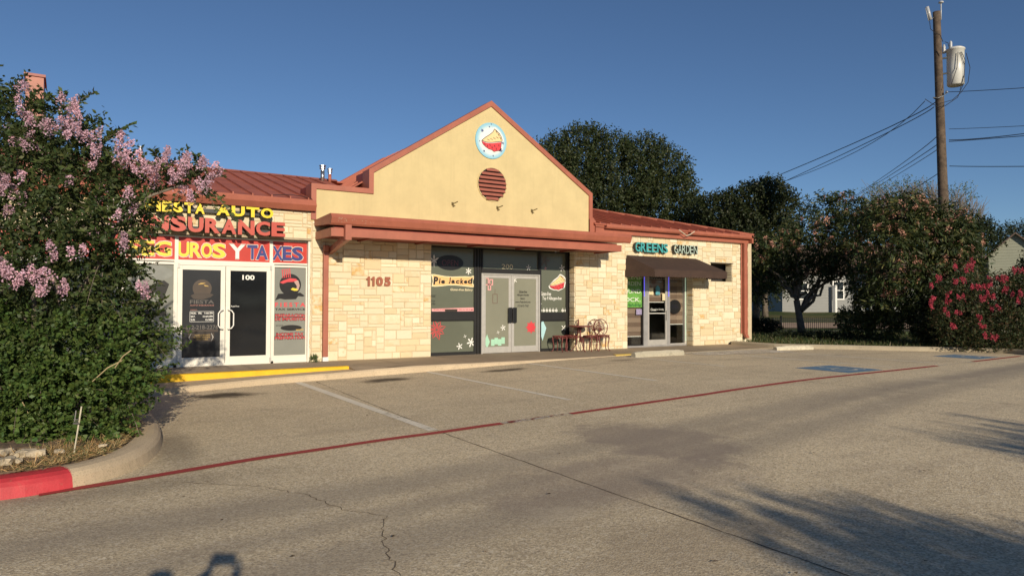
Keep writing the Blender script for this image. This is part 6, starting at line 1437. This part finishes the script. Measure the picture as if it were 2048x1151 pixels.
# ================================================================ PHOTOGRAPHER (casts the shadow at the bottom edge)
def skin_body(name, verts, edges, radii, mat, parent, root=0, sub=2):
    me = bpy.data.meshes.new(name); me.from_pydata([tuple(v) for v in verts], edges, []); o = bpy.data.objects.new(name, me); COL.objects.link(o); o.parent = parent
    mo = o.modifiers.new('skin', 'SKIN'); mo.use_smooth_shade = True
    if not me.skin_vertices: return o
    for i, r in enumerate(radii):
        rr_ = r if isinstance(r, tuple) else (r, r); me.skin_vertices[0].data[i].radius = rr_
    me.skin_vertices[0].data[root].use_root = True
    s_ = o.modifiers.new('sub', 'SUBSURF'); s_.levels = sub; s_.render_levels = sub; me.materials.append(mat); return o
PL = Vector((-2.36, -16.60, -.06)); fa = -YAW
pe = thing('person', tuple(PL), 'photographer behind the camera in a blue shirt holding up a phone with both hands', 'person', rz=0)
cf, sf = math.cos(fa), math.sin(fa)
def L2W(x, y, z): return Vector((x*cf-y*sf, x*sf+y*cf, z))
phone_c = Vector((CAM[0], CAM[1], CAM[2]))-Vector(tuple(FW))*.035-PL
hl, hr = phone_c-Vector(tuple(RT))*.065+Vector((0, 0, -.02)), phone_c+Vector(tuple(RT))*.085+Vector((0, 0, -.02))
V_ = [L2W(0, 0, .95), L2W(0, 0, 1.12), L2W(0, .01, 1.32), L2W(0, .0, 1.43), L2W(0, .01, 1.50), L2W(0, .03, 1.60), L2W(0, .03, 1.70),
      L2W(-.10, 0, .90), L2W(-.11, .02, .50), L2W(-.11, 0, .09), L2W(-.11, .13, .04), L2W(.10, 0, .90), L2W(.11, .02, .50), L2W(.11, 0, .09), L2W(.11, .13, .04),
      L2W(-.18, 0, 1.38), L2W(-.24, .13, 1.18), hl+Vector((0, 0, -.03))-Vector(tuple(FW))*.02, L2W(.18, 0, 1.38), L2W(.34, .12, 1.22), hr+Vector((0, 0, -.03))-Vector(tuple(FW))*.02]
E_ = [(0, 1), (1, 2), (2, 3), (3, 4), (4, 5), (5, 6), (0, 7), (7, 8), (8, 9), (9, 10), (0, 11), (11, 12), (12, 13), (13, 14), (2, 15), (15, 16), (16, 17), (2, 18), (18, 19), (19, 20)]
R_ = [(.15, .11), (.14, .10), (.16, .11), (.07, .06), .055, (.075, .09), (.07, .085), .085, .058, .042, .04, .085, .058, .042, .04, .06, .042, .028, .06, .042, .028]
skin_body('body', V_, E_, R_, M['skin'], pe)
skin_body('shirt', [V_[i] for i in (0, 1, 2, 15, 16, 18, 19)], [(0, 1), (1, 2), (2, 3), (3, 4), (2, 5), (5, 6)], [(.165, .125), (.155, .115), (.172, .125), .075, .055, .075, .055], M['shirt'], pe)
skin_body('trousers', [V_[i] for i in (0, 7, 8, 9, 11, 12, 13)], [(0, 1), (1, 2), (2, 3), (0, 4), (4, 5), (5, 6)], [(.16, .12), .1, .075, .06, .1, .075, .06], M['jeans'], pe)
hv = [V_[5]+L2W(0, -.03, .03), V_[6]+L2W(0, -.03, .015)]; skin_body('hair', hv, [(0, 1)], [(.088, .09), (.082, .085)], M['hair'], pe)
for hp, s_ in ((hl, -1), (hr, 1)):
    for k in range(4):
        f0 = hp+Vector((0, 0, -.04+.018*k))+Vector(tuple(FW))*-.02+Vector(tuple(RT))*s_*.012; f1 = f0+Vector(tuple(RT))*s_*.014+Vector(tuple(FW))*.015; f2 = f0+Vector(tuple(FW))*.024-Vector(tuple(RT))*s_*.012
        skin_body('finger', [f0, f1, f2], [(0, 1), (1, 2)], [.009, .0085, .007], M['skin'], pe, sub=1)
    t0 = hp+Vector((0, 0, -.045))-Vector(tuple(FW))*.02; skin_body('thumb', [t0, t0-Vector(tuple(FW))*.01+Vector((0, 0, .02)), t0-Vector(tuple(FW))*.004+Vector((0, 0, .04))-Vector(tuple(RT))*s_*.02], [(0, 1), (1, 2)], [.011, .010, .008], M['skin'], pe, sub=1)
ph = thing('smartphone', tuple(Vector((CAM[0], CAM[1], CAM[2]))-Vector(tuple(FW))*.03), 'black phone held by the photographer', 'phone')
m = MB(); m.box(-.077, .077, -.004, .004, -.039, .039); o = m.build('phone_body', M['black'], ph, bevel=.003); o.location = (0, 0, 0)
for v in o.data.vertices: v.co += Vector((ph.location))   # built about the world origin; undo the parent shift
m = MB(); m.box(-.073, .073, -.0052, -.0042, -.035, .035); o2 = m.build('screen', M['house_glass'], ph)
for v in o2.data.vertices: v.co += Vector((ph.location))
ph.rotation_euler = (0, 0, -YAW)
